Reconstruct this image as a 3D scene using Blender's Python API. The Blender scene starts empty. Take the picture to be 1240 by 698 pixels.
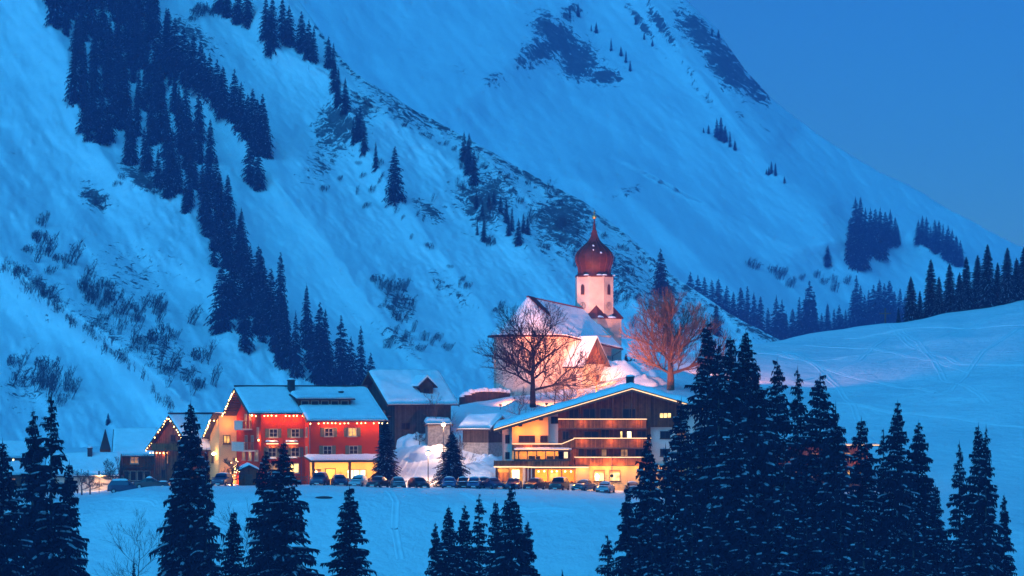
import bpy, bmesh, math, random
import numpy as np
from mathutils import Vector, Matrix, noise as mnoise
R = math.radians
sc = bpy.context.scene
COL = sc.collection

# ------------------------------------------------------------------ camera
F, HY, CX = 4000.0, 480.0, 620.0        # focal length in photo pixels, horizon row, centre column
cd = bpy.data.cameras.new('camera'); cam = bpy.data.objects.new('camera', cd); COL.objects.link(cam)
cam.rotation_euler = (R(90), 0, 0)
cd.sensor_width = 36; cd.lens = F / 1240 * 36; cd.shift_y = (HY - 349) / 1240
cd.clip_start = 1; cd.clip_end = 20000
sc.camera = cam

# ------------------------------------------------------------------ sky, dusk light
w = bpy.data.worlds.new('World'); sc.world = w; w.use_nodes = True
nt = w.node_tree; bg = nt.nodes['Background']
sky = nt.nodes.new('ShaderNodeTexSky'); sky.sky_type = 'NISHITA'; sky.sun_disc = False
sky.sun_elevation = R(6); sky.sun_rotation = R(200); sky.altitude = 1500
sky.air_density = 1.0; sky.dust_density = 0.3; sky.ozone_density = 6.0
tint = nt.nodes.new('ShaderNodeMix'); tint.data_type = 'RGBA'; tint.blend_type = 'MULTIPLY'
tint.inputs[0].default_value = 1.0
tint.inputs[7].default_value = (0.74, 0.98, 0.84, 1)     # camera white balance set for lamp light
nt.links.new(sky.outputs[0], tint.inputs[6]); nt.links.new(tint.outputs[2], bg.inputs[0])
bg.inputs[1].default_value = 0.060
sd = bpy.data.lights.new('dusk_light', 'SUN'); so = bpy.data.objects.new('dusk_light', sd); COL.objects.link(so)
sd.energy = 1.34; sd.angle = R(80); sd.color = (0.03, 0.455, 0.93)
so.rotation_euler = (R(52), 0, R(-30))
sc.view_settings.view_transform = 'Standard'; sc.view_settings.look = 'None'
sc.view_settings.gamma = 1; sc.view_settings.use_curve_mapping = False
sc.view_settings.exposure = 1.38
sc.cycles.use_denoising = True
sc.cycles.max_bounces = 6; sc.cycles.volume_bounces = 1; sc.cycles.transparent_max_bounces = 8
sc.cycles.use_adaptive_sampling = True

# ------------------------------------------------------------------ helpers
def P(px, py, Y):
    return Vector(((px - CX) / F * Y, Y, (HY - py) / F * Y))
def tag(o, label=None, cat=None, group=None, kind=None):
    if label: o['label'] = label
    if cat: o['category'] = cat
    if group: o['group'] = group
    if kind: o['kind'] = kind
    return o
def root(name, loc, rz=0, label=None, cat=None, group=None):
    o = bpy.data.objects.new(name, None); COL.objects.link(o)
    o.location = loc; o.rotation_euler = (0, 0, rz); o.empty_display_size = 0.2
    return tag(o, label, cat, group)
def new_mesh(name, verts, faces, mats, idx=None, smooth=False):
    me = bpy.data.meshes.new(name)
    me.from_pydata([tuple(v) for v in verts], [], faces)
    for m in (mats if isinstance(mats, (list, tuple)) else [mats]): me.materials.append(m)
    if idx is not None: me.polygons.foreach_set('material_index', idx)
    if smooth: me.polygons.foreach_set('use_smooth', [True] * len(me.polygons))
    me.update(); return me
def link(name, me, parent=None, loc=None):
    o = bpy.data.objects.new(name, me); COL.objects.link(o)
    if parent: o.parent = parent
    if loc is not None: o.location = loc
    return o
class MB:
    """collects boxes, prisms and tubes; build() links them as ONE mesh object"""
    def __init__(s): s.v = []; s.f = []
    def add(s, vs, fs):
        n = len(s.v); s.v += [tuple(v) for v in vs]; s.f += [tuple(i + n for i in f) for f in fs]; return s
    def box(s, x0, x1, y0, y1, z0, z1):
        if x0 > x1: x0, x1 = x1, x0
        if y0 > y1: y0, y1 = y1, y0
        if z0 > z1: z0, z1 = z1, z0
        return s.add([(x0,y0,z0),(x1,y0,z0),(x1,y1,z0),(x0,y1,z0),(x0,y0,z1),(x1,y0,z1),(x1,y1,z1),(x0,y1,z1)],
              [(0,3,2,1),(4,5,6,7),(0,1,5,4),(1,2,6,5),(2,3,7,6),(3,0,4,7)])
    def prism(s, poly, d, closed=True):
        """poly: list of 3D points (planar), d: extrusion vector"""
        n = len(poly); d = Vector(d); a = [Vector(p) for p in poly]; b = [p + d for p in a]
        nn = Vector((0,0,0))
        for i in range(n): nn += a[i].cross(a[(i+1) % n])
        flip = nn.dot(d) > 0
        fs = [tuple(range(n))[::-1], tuple(range(n, 2*n))] if flip else [tuple(range(n)), tuple(range(n, 2*n))[::-1]]
        for i in range(n):
            j = (i+1) % n
            fs.append((i, j, j+n, i+n) if flip else (i, i+n, j+n, j))
        return s.add(a + b, fs)
    def tube(s, pts, r, n=6, r1=None):
        pts = [Vector(p) for p in pts]; m = len(pts); vs = []; fs = []
        for i, p in enumerate(pts):
            t = (pts[min(i+1, m-1)] - pts[max(i-1, 0)]).normalized()
            u = t.cross(Vector((0,0,1))) if abs(t.z) < .95 else t.cross(Vector((1,0,0)))
            u.normalize(); v = t.cross(u)
            rr = r if r1 is None else r + (r1 - r) * i / max(1, m-1)
            for k in range(n):
                a = 2*math.pi*k/n; vs.append(p + (u*math.cos(a) + v*math.sin(a)) * rr)
        for i in range(m-1):
            for k in range(n):
                fs.append((i*n+k, i*n+(k+1) % n, (i+1)*n+(k+1) % n, (i+1)*n+k))
        fs.append(tuple(range(n))[::-1]); fs.append(tuple(range((m-1)*n, m*n)))
        return s.add(vs, fs)
    def lathe(s, prof, n=16, c=(0,0,0), rot=0):
        vs = []; fs = []; m = len(prof)
        for r, z in prof:
            for k in range(n):
                a = 2*math.pi*k/n + rot; vs.append((c[0]+r*math.cos(a), c[1]+r*math.sin(a), c[2]+z))
        for i in range(m-1):
            for k in range(n): fs.append((i*n+k, i*n+(k+1) % n, (i+1)*n+(k+1) % n, (i+1)*n+k))
        fs.append(tuple(range(n))[::-1]); fs.append(tuple(range((m-1)*n, m*n)))
        return s.add(vs, fs)
    def build(s, name, m, parent=None, smooth=False, loc=None):
        return link(name, new_mesh(name, s.v, s.f, m, smooth=smooth), parent, loc)

# ------------------------------------------------------------------ materials
def mat(name, col, rough=0.8, metal=0.0, emit=None, es=0.0, noise=0.0, nscale=3.0, bump=0.0, bscale=8.0, spec=0.3, col2=None, stretch=None):
    m = bpy.data.materials.new(name); m.use_nodes = True; t = m.node_tree; b = t.nodes['Principled BSDF']
    b.inputs['Base Color'].default_value = (*col, 1); b.inputs['Roughness'].default_value = rough
    b.inputs['Metallic'].default_value = metal; b.inputs['Specular IOR Level'].default_value = spec
    if emit: b.inputs['Emission Color'].default_value = (*emit, 1); b.inputs['Emission Strength'].default_value = es
    tc = t.nodes.new('ShaderNodeTexCoord'); src = tc.outputs['Object']
    if stretch:
        mp = t.nodes.new('ShaderNodeMapping'); mp.inputs['Scale'].default_value = stretch
        t.links.new(src, mp.inputs[0]); src = mp.outputs[0]
    if noise or col2:
        n = t.nodes.new('ShaderNodeTexNoise'); n.inputs['Scale'].default_value = nscale; n.inputs['Detail'].default_value = 5
        t.links.new(src, n.inputs[0])
        r = t.nodes.new('ShaderNodeValToRGB'); r.color_ramp.elements[0].position = .32; r.color_ramp.elements[1].position = .68
        c2 = col2 or tuple(min(1, c*(1+noise)) for c in col); c1 = col if col2 else tuple(c*(1-noise) for c in col)
        r.color_ramp.elements[0].color = (*c1, 1); r.color_ramp.elements[1].color = (*c2, 1)
        t.links.new(n.outputs[0], r.inputs[0]); t.links.new(r.outputs[0], b.inputs['Base Color'])
    if bump:
        n2 = t.nodes.new('ShaderNodeTexNoise'); n2.inputs['Scale'].default_value = bscale; n2.inputs['Detail'].default_value = 6
        t.links.new(src, n2.inputs[0])
        bp = t.nodes.new('ShaderNodeBump'); bp.inputs['Strength'].default_value = bump; bp.inputs['Distance'].default_value = .1
        t.links.new(n2.outputs[0], bp.inputs['Height']); t.links.new(bp.outputs[0], b.inputs['Normal'])
    return m

def wood_mat(name, col, board=0.18, axis='x', rough=.8):
    """weathered timber boards: board joints as thin dark lines plus grain"""
    m = mat(name, col, rough, spec=.08); t = m.node_tree; b = t.nodes['Principled BSDF']
    tc = t.nodes.new('ShaderNodeTexCoord'); sp = t.nodes.new('ShaderNodeSeparateXYZ'); t.links.new(tc.outputs['Object'], sp.inputs[0])
    ad = t.nodes.new('ShaderNodeMath'); ad.operation = 'ADD'
    if axis == 'z': t.links.new(sp.outputs[2], ad.inputs[0]); ad.inputs[1].default_value = 0
    else: t.links.new(sp.outputs[0], ad.inputs[0]); t.links.new(sp.outputs[1], ad.inputs[1])
    dv = t.nodes.new('ShaderNodeMath'); dv.operation = 'DIVIDE'; dv.inputs[1].default_value = board; t.links.new(ad.outputs[0], dv.inputs[0])
    fr = t.nodes.new('ShaderNodeMath'); fr.operation = 'FRACT'; t.links.new(dv.outputs[0], fr.inputs[0])
    fl = t.nodes.new('ShaderNodeMath'); fl.operation = 'FLOOR'; t.links.new(dv.outputs[0], fl.inputs[0])
    wn = t.nodes.new('ShaderNodeTexWhiteNoise'); wn.noise_dimensions = '1D'; t.links.new(fl.outputs[0], wn.inputs['W'])
    n = t.nodes.new('ShaderNodeTexNoise'); n.inputs['Scale'].default_value = 2.5; n.inputs['Detail'].default_value = 6
    t.links.new(tc.outputs['Object'], n.inputs[0])
    a2 = t.nodes.new('ShaderNodeMath'); a2.operation = 'MULTIPLY_ADD'; a2.inputs[1].default_value = .5
    t.links.new(wn.outputs[0], a2.inputs[0]); t.links.new(n.outputs[0], a2.inputs[2])
    r = t.nodes.new('ShaderNodeValToRGB'); r.color_ramp.elements[0].position = .3; r.color_ramp.elements[1].position = 1.05
    r.color_ramp.elements[0].color = (*[c*.5 for c in col], 1); r.color_ramp.elements[1].color = (*[min(1, c*1.6) for c in col], 1)
    t.links.new(a2.outputs[0], r.inputs[0])
    gt = t.nodes.new('ShaderNodeMath'); gt.operation = 'GREATER_THAN'; gt.inputs[1].default_value = .1; t.links.new(fr.outputs[0], gt.inputs[0])
    mx = t.nodes.new('ShaderNodeMix'); mx.data_type = 'RGBA'; t.links.new(gt.outputs[0], mx.inputs[0])
    mx.inputs[6].default_value = (*[c*.25 for c in col], 1); t.links.new(r.outputs[0], mx.inputs[7])
    t.links.new(mx.outputs[2], b.inputs['Base Color'])
    return m

def snow_mat(name, bmp=.55, rock=False, shrub=0.0, scale=1.0, lo=.62, streak=True, ramp=(.55, .75)):
    """snow; steep or noisy places let dark rock and scrub through (a mask attribute 'bare' says where)"""
    m = bpy.data.materials.new(name); m.use_nodes = True; t = m.node_tree; b = t.nodes['Principled BSDF']
    b.inputs['Roughness'].default_value = .75; b.inputs['Specular IOR Level'].default_value = .25
    tc = t.nodes.new('ShaderNodeTexCoord')
    n = t.nodes.new('ShaderNodeTexNoise'); n.inputs['Scale'].default_value = .05*scale; n.inputs['Detail'].default_value = 8; n.inputs['Roughness'].default_value = .62
    t.links.new(tc.outputs['Object'], n.inputs[0])
    r = t.nodes.new('ShaderNodeValToRGB'); r.color_ramp.elements[0].position = .3; r.color_ramp.elements[1].position = .7
    r.color_ramp.elements[0].color = (.74, .76, .79, 1); r.color_ramp.elements[1].color = (.86, .87, .88, 1)
    t.links.new(n.outputs[0], r.inputs[0]); colr = r.outputs[0]
    n2 = t.nodes.new('ShaderNodeTexNoise'); n2.inputs['Scale'].default_value = .35*scale; n2.inputs['Detail'].default_value = 9; n2.inputs['Roughness'].default_value = .6
    t.links.new(tc.outputs['Object'], n2.inputs[0])
    if rock:
        at = t.nodes.new('ShaderNodeAttribute'); at.attribute_name = 'bare'
        n3 = t.nodes.new('ShaderNodeTexNoise'); n3.inputs['Scale'].default_value = (.42 if scale > .9 else .36)*scale*(1 if scale > .9 else 1.2); n3.inputs['Detail'].default_value = 9; n3.inputs['Roughness'].default_value = .75
        mp3 = t.nodes.new('ShaderNodeMapping'); mp3.inputs['Rotation'].default_value = (0, R(38 if scale < .9 else -40), 0); mp3.inputs['Scale'].default_value = (1.0, .8, .32) if scale < .9 else (1, 1, .6)
        t.links.new(tc.outputs['Object'], mp3.inputs[0]); t.links.new(mp3.outputs[0], n3.inputs[0])
        n3.inputs['Distortion'].default_value = .6
        a = t.nodes.new('ShaderNodeMath'); a.operation = 'MULTIPLY_ADD'; a.inputs[1].default_value = .34
        t.links.new(at.outputs['Fac'], a.inputs[0]); t.links.new(n3.outputs[0], a.inputs[2])
        rr = t.nodes.new('ShaderNodeValToRGB'); rr.color_ramp.elements[0].position = .70; rr.color_ramp.elements[1].position = .745
        t.links.new(a.outputs[0], rr.inputs[0])
        n4 = t.nodes.new('ShaderNodeTexNoise'); n4.inputs['Scale'].default_value = .6*scale; n4.inputs['Detail'].default_value = 5
        t.links.new(tc.outputs['Object'], n4.inputs[0])
        r4 = t.nodes.new('ShaderNodeValToRGB'); r4.color_ramp.elements[0].color = (.03, .03, .035, 1); r4.color_ramp.elements[1].color = (.16, .15, .15, 1)
        t.links.new(n4.outputs[0], r4.inputs[0])
        mx = t.nodes.new('ShaderNodeMix'); mx.data_type = 'RGBA'
        t.links.new(rr.outputs[0], mx.inputs[0]); t.links.new(colr, mx.inputs[6]); t.links.new(r4.outputs[0], mx.inputs[7])
        colr = mx.outputs[2]
    t.links.new(colr, b.inputs['Base Color'])
    bp = t.nodes.new('ShaderNodeBump'); bp.inputs['Strength'].default_value = bmp; bp.inputs['Distance'].default_value = 1.2/scale
    t.links.new(n2.outputs[0], bp.inputs['Height']); t.links.new(bp.outputs[0], b.inputs['Normal'])
    return m
M = {}
M['snow_ground'] = snow_mat('snow_ground', .75, scale=1.6)
M['snow_slope'] = snow_mat('snow_slope', .34, rock=True, scale=1.0)
M['snow_far'] = snow_mat('snow_far', .36, rock=True, scale=.55)
M['snow'] = mat('snow', (.82, .84, .86), .7, noise=.06, nscale=1.2, bump=.4, bscale=3)

# ------------------------------------------------------------------ terrain
def interp_cols(cols, px, Y):
    """cols: {px: [(Y, Z)...]}; returns Z on arrays px, Y: linear in Y, cosine across px"""
    ks = sorted(cols); out = np.zeros_like(Y)
    vals = np.array([np.interp(Y.ravel(), [q[0] for q in cols[k]], [q[1] for q in cols[k]]).reshape(Y.shape) for k in ks])
    p = np.clip(px, ks[0], ks[-1]); i = np.clip(np.searchsorted(ks, p, side='right') - 1, 0, len(ks) - 2)
    ka = np.array(ks, float); t = (p - ka[i]) / (ka[i+1] - ka[i]); t = t*.4 + .6*t*t*(3 - 2*t)
    a = np.take_along_axis(vals, i[None], 0)[0]; b = np.take_along_axis(vals, (i+1)[None], 0)[0]
    return a*(1-t) + b*t
def fbm(x, y, sc_, oct=5, seed=0, rough=.5):
    """value noise on arrays"""
    rng = np.random.RandomState(seed); tot = np.zeros_like(x); amp = 1; norm = 0
    for o in range(oct):
        g = rng.rand(256, 256)
        u = x/sc_*(2**o) + rng.rand()*100; v = y/sc_*(2**o) + rng.rand()*100
        i = np.floor(u).astype(int); j = np.floor(v).astype(int); fu = u-i; fv = v-j
        fu = fu*fu*(3-2*fu); fv = fv*fv*(3-2*fv)
        i0 = i % 256; i1 = (i+1) % 256; j0 = j % 256; j1 = (j+1) % 256
        tot += amp*((g[i0,j0]*(1-fu)+g[i1,j0]*fu)*(1-fv) + (g[i0,j1]*(1-fu)+g[i1,j1]*fu)*fv - .5); norm += amp; amp *= rough
    return tot/norm*2
def Zp(py, Y): return (HY - py)/F*Y
def colm(near_edge_py, rest, flat=True):
    """valley floor, bank up to the terrace edge, then the given (Y, py) stations"""
    c = [(-400, -34), (60, -36), (250, -50), (330, -40), (383, Zp(702, 383)), (398, Zp(near_edge_py+14, 398)), (404, Zp(near_edge_py, 404))]
    c += [(Y, Zp(py, Y)) for Y, py in rest]
    return c
FAR = [(5000, -60), (9000, -60)]
T = -11.7
def lvl(Y, z=T): return HY - z/Y*F
COLS = {
 -300: colm(600, [(430, 596), (500, 568), (700, 556), (900, 538)]) + FAR,
 100: colm(604, [(412, lvl(412, -12.6)), (436, lvl(436, -12.4)), (470, 576), (520, 566), (700, 556), (900, 538)]) + FAR,
 190: colm(590, [(436, lvl(436)), (470, 576), (520, 566), (700, 556), (900, 538)]) + FAR,
 300: colm(590, [(436, lvl(436)), (470, 576), (520, 566), (700, 556), (900, 538)]) + FAR,
 440: colm(590, [(438, lvl(438)), (455, 566), (480, 560), (560, 552), (700, 550), (900, 538)]) + FAR,
 490: colm(591, [(421, lvl(421)), (436, 571), (455, 532), (480, 515), (500, 514), (560, 525), (700, 530), (900, 538)]) + FAR,
 530: colm(592, [(421, lvl(421)), (428, 580), (445, 545), (452, 528), (470, 505), (490, 489), (515, 492), (560, 512), (700, 530), (900, 538)]) + FAR,
 580: colm(593, [(424, lvl(424)), (440, 562), (452, 530), (465, 507), (480, 488), (500, 483), (560, 485), (700, 530), (900, 538)]) + FAR,
 625: colm(593, [(438, lvl(438)), (446, 560), (458, 500), (470, 482), (500, 477), (560, 480), (700, 530), (900, 538)]) + FAR,
 700: colm(595, [(440, lvl(440)), (450, 530), (462, 492), (476, 474), (490, 467), (520, 462), (560, 470), (700, 530), (900, 538)]) + FAR,
 760: colm(600, [(440, lvl(440)), (452, 520), (464, 488), (478, 468), (492, 452), (505, 444), (540, 440), (600, 462), (700, 530), (900, 538)]) + FAR,
 812: colm(604, [(440, lvl(440)), (452, 520), (464, 484), (475, 472), (500, 452), (525, 438), (560, 433), (620, 450), (700, 530), (900, 538)]) + FAR,
 860: colm(610, [(440, lvl(440)), (452, 530), (470, 487), (500, 458), (540, 434), (570, 426), (620, 432), (700, 530), (900, 538)]) + FAR,
 905: colm(615, [(425, lvl(425)), (452, 555), (480, 500), (520, 452), (560, 425), (585, 416), (610, 419), (700, 530), (900, 538)]) + FAR,
 1000: colm(622, [(440, 590), (480, 520), (520, 462), (560, 425), (600, 401), (620, 402), (700, 530), (900, 538)]) + FAR,
 1072: colm(626, [(440, 585), (480, 517), (520, 458), (560, 420), (605, 391), (622, 392), (700, 530), (900, 538)]) + FAR,
 1160: colm(628, [(440, 580), (480, 510), (520, 448), (560, 410), (612, 380), (630, 381), (700, 530), (900, 538)]) + FAR,
 1240: colm(630, [(440, 580), (480, 505), (520, 440), (560, 400), (618, 368), (640, 369), (720, 530), (900, 538)]) + FAR,
 1600: colm(640, [(440, 585), (480, 490), (520, 420), (560, 370), (625, 330), (650, 332), (760, 530), (900, 538)]) + FAR,
}
def smooth1(v, n=3):
    return v
def ground_z(X, Y):
    X = np.asarray(X, float); Y = np.asarray(Y, float)
    tot = 0
    for dy, wt in ((-3, .25), (0, .5), (3, .25)):
        Yc = Y + dy
        px = CX + F*X/np.maximum(Yc, 300)
        tot = tot + wt*interp_cols(COLS, px, Yc)
    px = CX + F*X/np.maximum(Y, 300)
    wild = np.clip((402 - Y)/20, 0, 1) + np.clip((Y - 445)/30, 0, 1)
    z = tot + fbm(X, Y, 22, 5, 3)*(.25 + 1.1*np.clip(wild, 0, 1)*np.clip(Y/300, .3, 1)) + fbm(X, Y, 3.5, 3, 8)*.10
    return z
def gz(x, y): return float(ground_z(np.array([x]), np.array([y]))[0])
def on_ground(px, Y):
    x = (px - CX)/F*Y; return Vector((x, Y, gz(x, Y)))
def axis_vals(parts):
    out = []
    for a, b, st in parts: out += list(np.arange(a, b, st))
    out.append(parts[-1][1]); return np.array(out, float)
def grid_mesh(name, X, Y, Z, mats, bare=None):
    r, c = X.shape
    vs = np.stack([X, Y, Z], -1).reshape(-1, 3)
    i = np.arange((r-1)*(c-1)); rr = i//(c-1); cc = i % (c-1); a = rr*c + cc
    fs = np.stack([a, a+1, a+c+1, a+c], -1)
    me = bpy.data.meshes.new(name); me.vertices.add(len(vs)); me.vertices.foreach_set('co', vs.ravel())
    me.loops.add(fs.size); me.loops.foreach_set('vertex_index', fs.ravel())
    me.polygons.add(len(fs)); me.polygons.foreach_set('loop_start', np.arange(len(fs))*4)
    me.polygons.foreach_set('use_smooth', np.ones(len(fs), bool)); me.update(calc_edges=True); me.validate()
    me.materials.append(mats)
    if bare is not None:
        at = me.attributes.new('bare', 'FLOAT', 'POINT'); at.data.foreach_set('value', bare.ravel().astype(np.float32))
    return me
xs = axis_vals([(-4000, -1000, 500), (-1000, -300, 50), (-300, -125, 8), (-125, 125, 1.1), (125, 300, 8), (300, 1000, 50), (1000, 4000, 500)])
ys = axis_vals([(-400, 200, 60), (200, 340, 10), (340, 382, 2), (382, 520, .9), (520, 660, 1.6), (660, 900, 8), (900, 2000, 100), (2000, 9000, 700)])
GX, GY = np.meshgrid(xs, ys); GZ = ground_z(GX, GY)
g = link('ground', grid_mesh('ground', GX, GY, GZ, M['snow_ground'])); tag(g, kind='structure')

# --- mountains: D(px, py) gives the distance of the slope surface along each direction; real relief with a back side
RIDGE_B = [(-500, -420), (0, -330), (250, -130), (330, -35), (365, 5), (400, 55), (430, 88), (480, 120), (560, 165), (630, 205), (700, 240), (760, 285), (810, 330), (860, 365), (905, 392), (945, 412), (1000, 440), (1100, 485), (1300, 560)]
def poly_dist(px, py, pl):
    """distance to a polyline and side sign in the picture plane"""
    best = np.full(px.shape, 1e9); side = np.zeros(px.shape)
    for (x0, y0), (x1, y1) in zip(pl[:-1], pl[1:]):
        dx, dy = x1-x0, y1-y0; t = np.clip(((px-x0)*dx + (py-y0)*dy)/(dx*dx+dy*dy), 0, 1)
        d = np.hypot(px-x0-t*dx, py-y0-t*dy); s = np.sign((px-x0)*dy - (py-y0)*dx)
        m = d < best; best = np.where(m, d, best); side = np.where(m, s, side)
    return best, side
SPURS_B = [  # polyline, how far it stands out (m), half width right/left (px)
 ([(-80, 240), (0, 310), (60, 362), (130, 405), (190, 455), (240, 500), (270, 540)], 26, 20, 120),
 ([(20, -30), (78, 60), (92, 130), (140, 210), (215, 235), (262, 330), (300, 400), (380, 462), (470, 500)], 20, 45, 50),
 ([(150, -30), (200, 70), (265, 130), (330, 215), (400, 300), (470, 400), (540, 470)], 14, 18, 60),
 ([(290, -40), (335, 60), (405, 90), (440, 180), (490, 250), (560, 340), (640, 450)], 15, 22, 70),
 ([(470, 140), (560, 200), (620, 290), (680, 350), (760, 420)], 11, 22, 60),
 ([(600, 205), (680, 275), (740, 330), (800, 400), (860, 440)], 9, 16, 40),
]
def D_B(px, py):
    base = 850 + .10*np.clip(px, -400, 1200) + .58*(480 - py)
    base = base - .0*px
    rel = 0
    for pl, h, wr, wl in SPURS_B:
        d, s = poly_dist(px, py, pl)
        wd = np.where(s < 0, wr, wl) if True else wl
        rel = rel - h*np.exp(-(d/np.where(s > 0, wl, wr))**1.3)
    # fall-line gullies run down to the right
    u = (px*.80 - py*.60); v = (px*.60 + py*.80)
    rel = rel + 5.2*fbm(u, v*.35, 26, 6, 11, .62) + 9*fbm(px, py, 110, 5, 12, .55)
    return base + rel
def bare_B(px, py):
    b = np.zeros_like(px)
    for cx, cy, rx, ry, a in [(115, 240, 26, 18, 1), (170, 215, 40, 14, 1), (60, 360, 70, 22, .5), (130, 400, 60, 20, .6), (30, 470, 40, 40, .6), (200, 430, 50, 30, .5),
             (410, 150, 30, 50, .9), (440, 130, 22, 30, .8), (590, 240, 40, 45, .95), (680, 270, 45, 50, .95), (750, 330, 50, 40, .8), (800, 360, 40, 30, .8), (480, 365, 30, 28, .7), (480, 410, 45, 14, .6),
             (520, 255, 30, 12, .7), (600, 180, 60, 14, .6), (480, 130, 60, 16, .7), (230, 40, 40, 14, .8), (390, 200, 20, 40, .6), (545, 350, 60, 20, .45), (140, 330, 90, 50, .4)]:
        ca, sa = math.cos(.6), math.sin(.6); dx = px-cx; dy = py-cy
        u = dx*ca + dy*sa; v = -dx*sa + dy*ca
        b = np.maximum(b, a*np.exp(-((u/rx)**2 + (v/ry)**2)**1.0))
    rb = np.interp(px, [q[0] for q in RIDGE_B], [q[1] for q in RIDGE_B])
    b = np.maximum(b, .75*np.exp(-np.abs(py - rb - 4)/9)*(px > 380))
    return b*.86 + .16*fbm(px, py, 60, 4, 21) + .18*np.clip(fbm(px*.8-py*.6, (px*.6+py*.8)*.3, 40, 4, 23), 0, 1) + .10
def mountain(name, pxs, ridge, foot, Df, baref, nrow, mt, back, kmin=None):
    ridge_y = np.interp(pxs, [q[0] for q in ridge], [q[1] for q in ridge])
    ridge_y = ridge_y + 3.0*fbm(pxs, pxs*0, 26, 4, 31)
    t = np.linspace(0, 1, nrow)[:, None]; PX = np.repeat(pxs[None], nrow, 0)
    PY = foot + (ridge_y[None] - foot)*t
    D = Df(PX, PY)
    X = (PX - CX)/F*D; Y = D.copy(); Z = (HY - PY)/F*D; b = baref(PX, PY)
    # back side: rows that go further away and down
    XB, YB, ZB = [], [], []
    for k in range(1, 9):
        s = k/8; XB.append(X[-1]*(1 + s*back/D[-1])); YB.append(Y[-1] + s*back); ZB.append(Z[-1] - (Z[-1] + 70)*s**.9 if k < 8 else Z[-1]*0 - 70)
    X = np.vstack([X, XB]); Y = np.vstack([Y, YB]); Z = np.vstack([Z, ZB]); b = np.vstack([b, np.repeat(b[-1:], 8, 0)*.3])
    # skirt below the foot
    X = np.vstack([X[:1]*.97, X]); Y = np.vstack([Y[:1]*.97, Y]); Z = np.vstack([Z[:1] - 40, Z]); b = np.vstack([b[:1], b])
    o = link(name, grid_mesh(name, X, Y, Z, mt, b)); return tag(o, kind='structure')
mountain('mountain_slope', np.arange(-420, 1200, 2.2), RIDGE_B, 560, D_B, bare_B, 300, M['snow_slope'], 500)

RIDGE_C = [(-500, -500), (300, -260), (600, -120), (690, -45), (740, -75), (800, -40), (830, 0), (870, 38), (905, 88), (935, 120), (985, 158), (1030, 190), (1100, 225), (1180, 270), (1240, 300), (1400, 380), (1700, 470)]
SPURS_C = [
 ([(735, -80), (690, 0), (640, 55), (600, 90), (560, 125), (500, 140)], 20, 60, 30),
 ([(760, -80), (790, 0), (830, 70), (880, 135), (930, 200), (1000, 250)], 34, 50, 30),
 ([(800, -60), (850, 40), (900, 120), (940, 160)], 22, 30, 20),
 ([(860, 250), (960, 300), (1030, 290), (1100, 275), (1160, 320), (1240, 370)], 22, 30, 70),
 ([(700, 215), (760, 235), (830, 300), (900, 360)], 20, 30, 30),
]
def D_C(px, py):
    base = 1560 + 1.15*(400 - py) + .25*(px - 800)
    rel = 0
    for pl, h, wr, wl in SPURS_C:
        d, s = poly_dist(px, py, pl); rel = rel - h*np.exp(-(d/np.where(s > 0, wl, wr))**1.4)
    u = (px*.75 - py*.66); v = (px*.66 + py*.75)
    return base + rel + 15*fbm(u, v*.3, 60, 6, 41, .58) + 14*fbm(px, py, 200, 3, 42)
def bare_C(px, py):
    b = np.zeros_like(px)
    for cx, cy, rx, ry, a, an in [(675, 45, 45, 22, 1.5, .75), (655, 62, 40, 22, 1.3, -.5), (700, 75, 36, 30, 1.4, .5), (730, 92, 28, 14, 1.3, 0), (600, 95, 16, 14, .9, -.7), (560, 85, 30, 8, .6, .1), (880, 80, 55, 26, 1.45, .95), (915, 110, 28, 14, 1.5, .9), (850, 45, 50, 18, 1.3, .8), (800, 30, 40, 8, 1.1, 1.0), (770, 20, 50, 6, 1.1, .95), (845, 110, 20, 8, .8, .9),
                (845, 100, 60, 8, .7, 1.0), (890, 130, 30, 7, .7, 1.0), (930, 160, 60, 6, .4, .8), (690, 15, 20, 12, 1.0, -.9), (760, 232, 45, 12, .7, -.3), (930, 325, 40, 10, .5, .3), (1080, 300, 40, 12, .5, .5), (990, 330, 60, 18, .4, .3)]:
        ca, sa = math.cos(an), math.sin(an); dx = px-cx; dy = py-cy
        u = dx*ca + dy*sa; v = -dx*sa + dy*ca
        b = np.maximum(b, a*np.exp(-((u/rx)**2 + (v/ry)**2)**1.2))
    return b*.70 + .16*fbm(px, py, 50, 4, 51) + .04
mountain('far_mountain', np.arange(100, 1560, 3.0), RIDGE_C, 480, D_C, bare_C, 240, M['snow_far'], 900)
def on_B(px, py):
    a = np.array([float(px)]); b = np.array([float(py)]); return P(px, py, float(D_B(a, b)[0]))
def on_C(px, py):
    a = np.array([float(px)]); b = np.array([float(py)]); return P(px, py, float(D_C(a, b)[0]))

# ------------------------------------------------------------------ evening haze
def haze_box():
    m = bpy.data.materials.new('haze'); m.use_nodes = True; t = m.node_tree
    for n in list(t.nodes):
        if n.type == 'BSDF_PRINCIPLED': t.nodes.remove(n)
    v = t.nodes.new('ShaderNodeVolumePrincipled'); v.inputs['Color'].default_value = (.40, .44, 1, 1)
    v.inputs['Density'].default_value = 0.00022; v.inputs['Anisotropy'].default_value = 0.0
    t.links.new(v.outputs[0], [n for n in t.nodes if n.type == 'OUTPUT_MATERIAL'][0].inputs['Volume'])
    o = MB().box(-2600, 2600, -450, 3500, -112, 560).build('haze', m); o['kind'] = 'stuff'; return o
haze_box()
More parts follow.
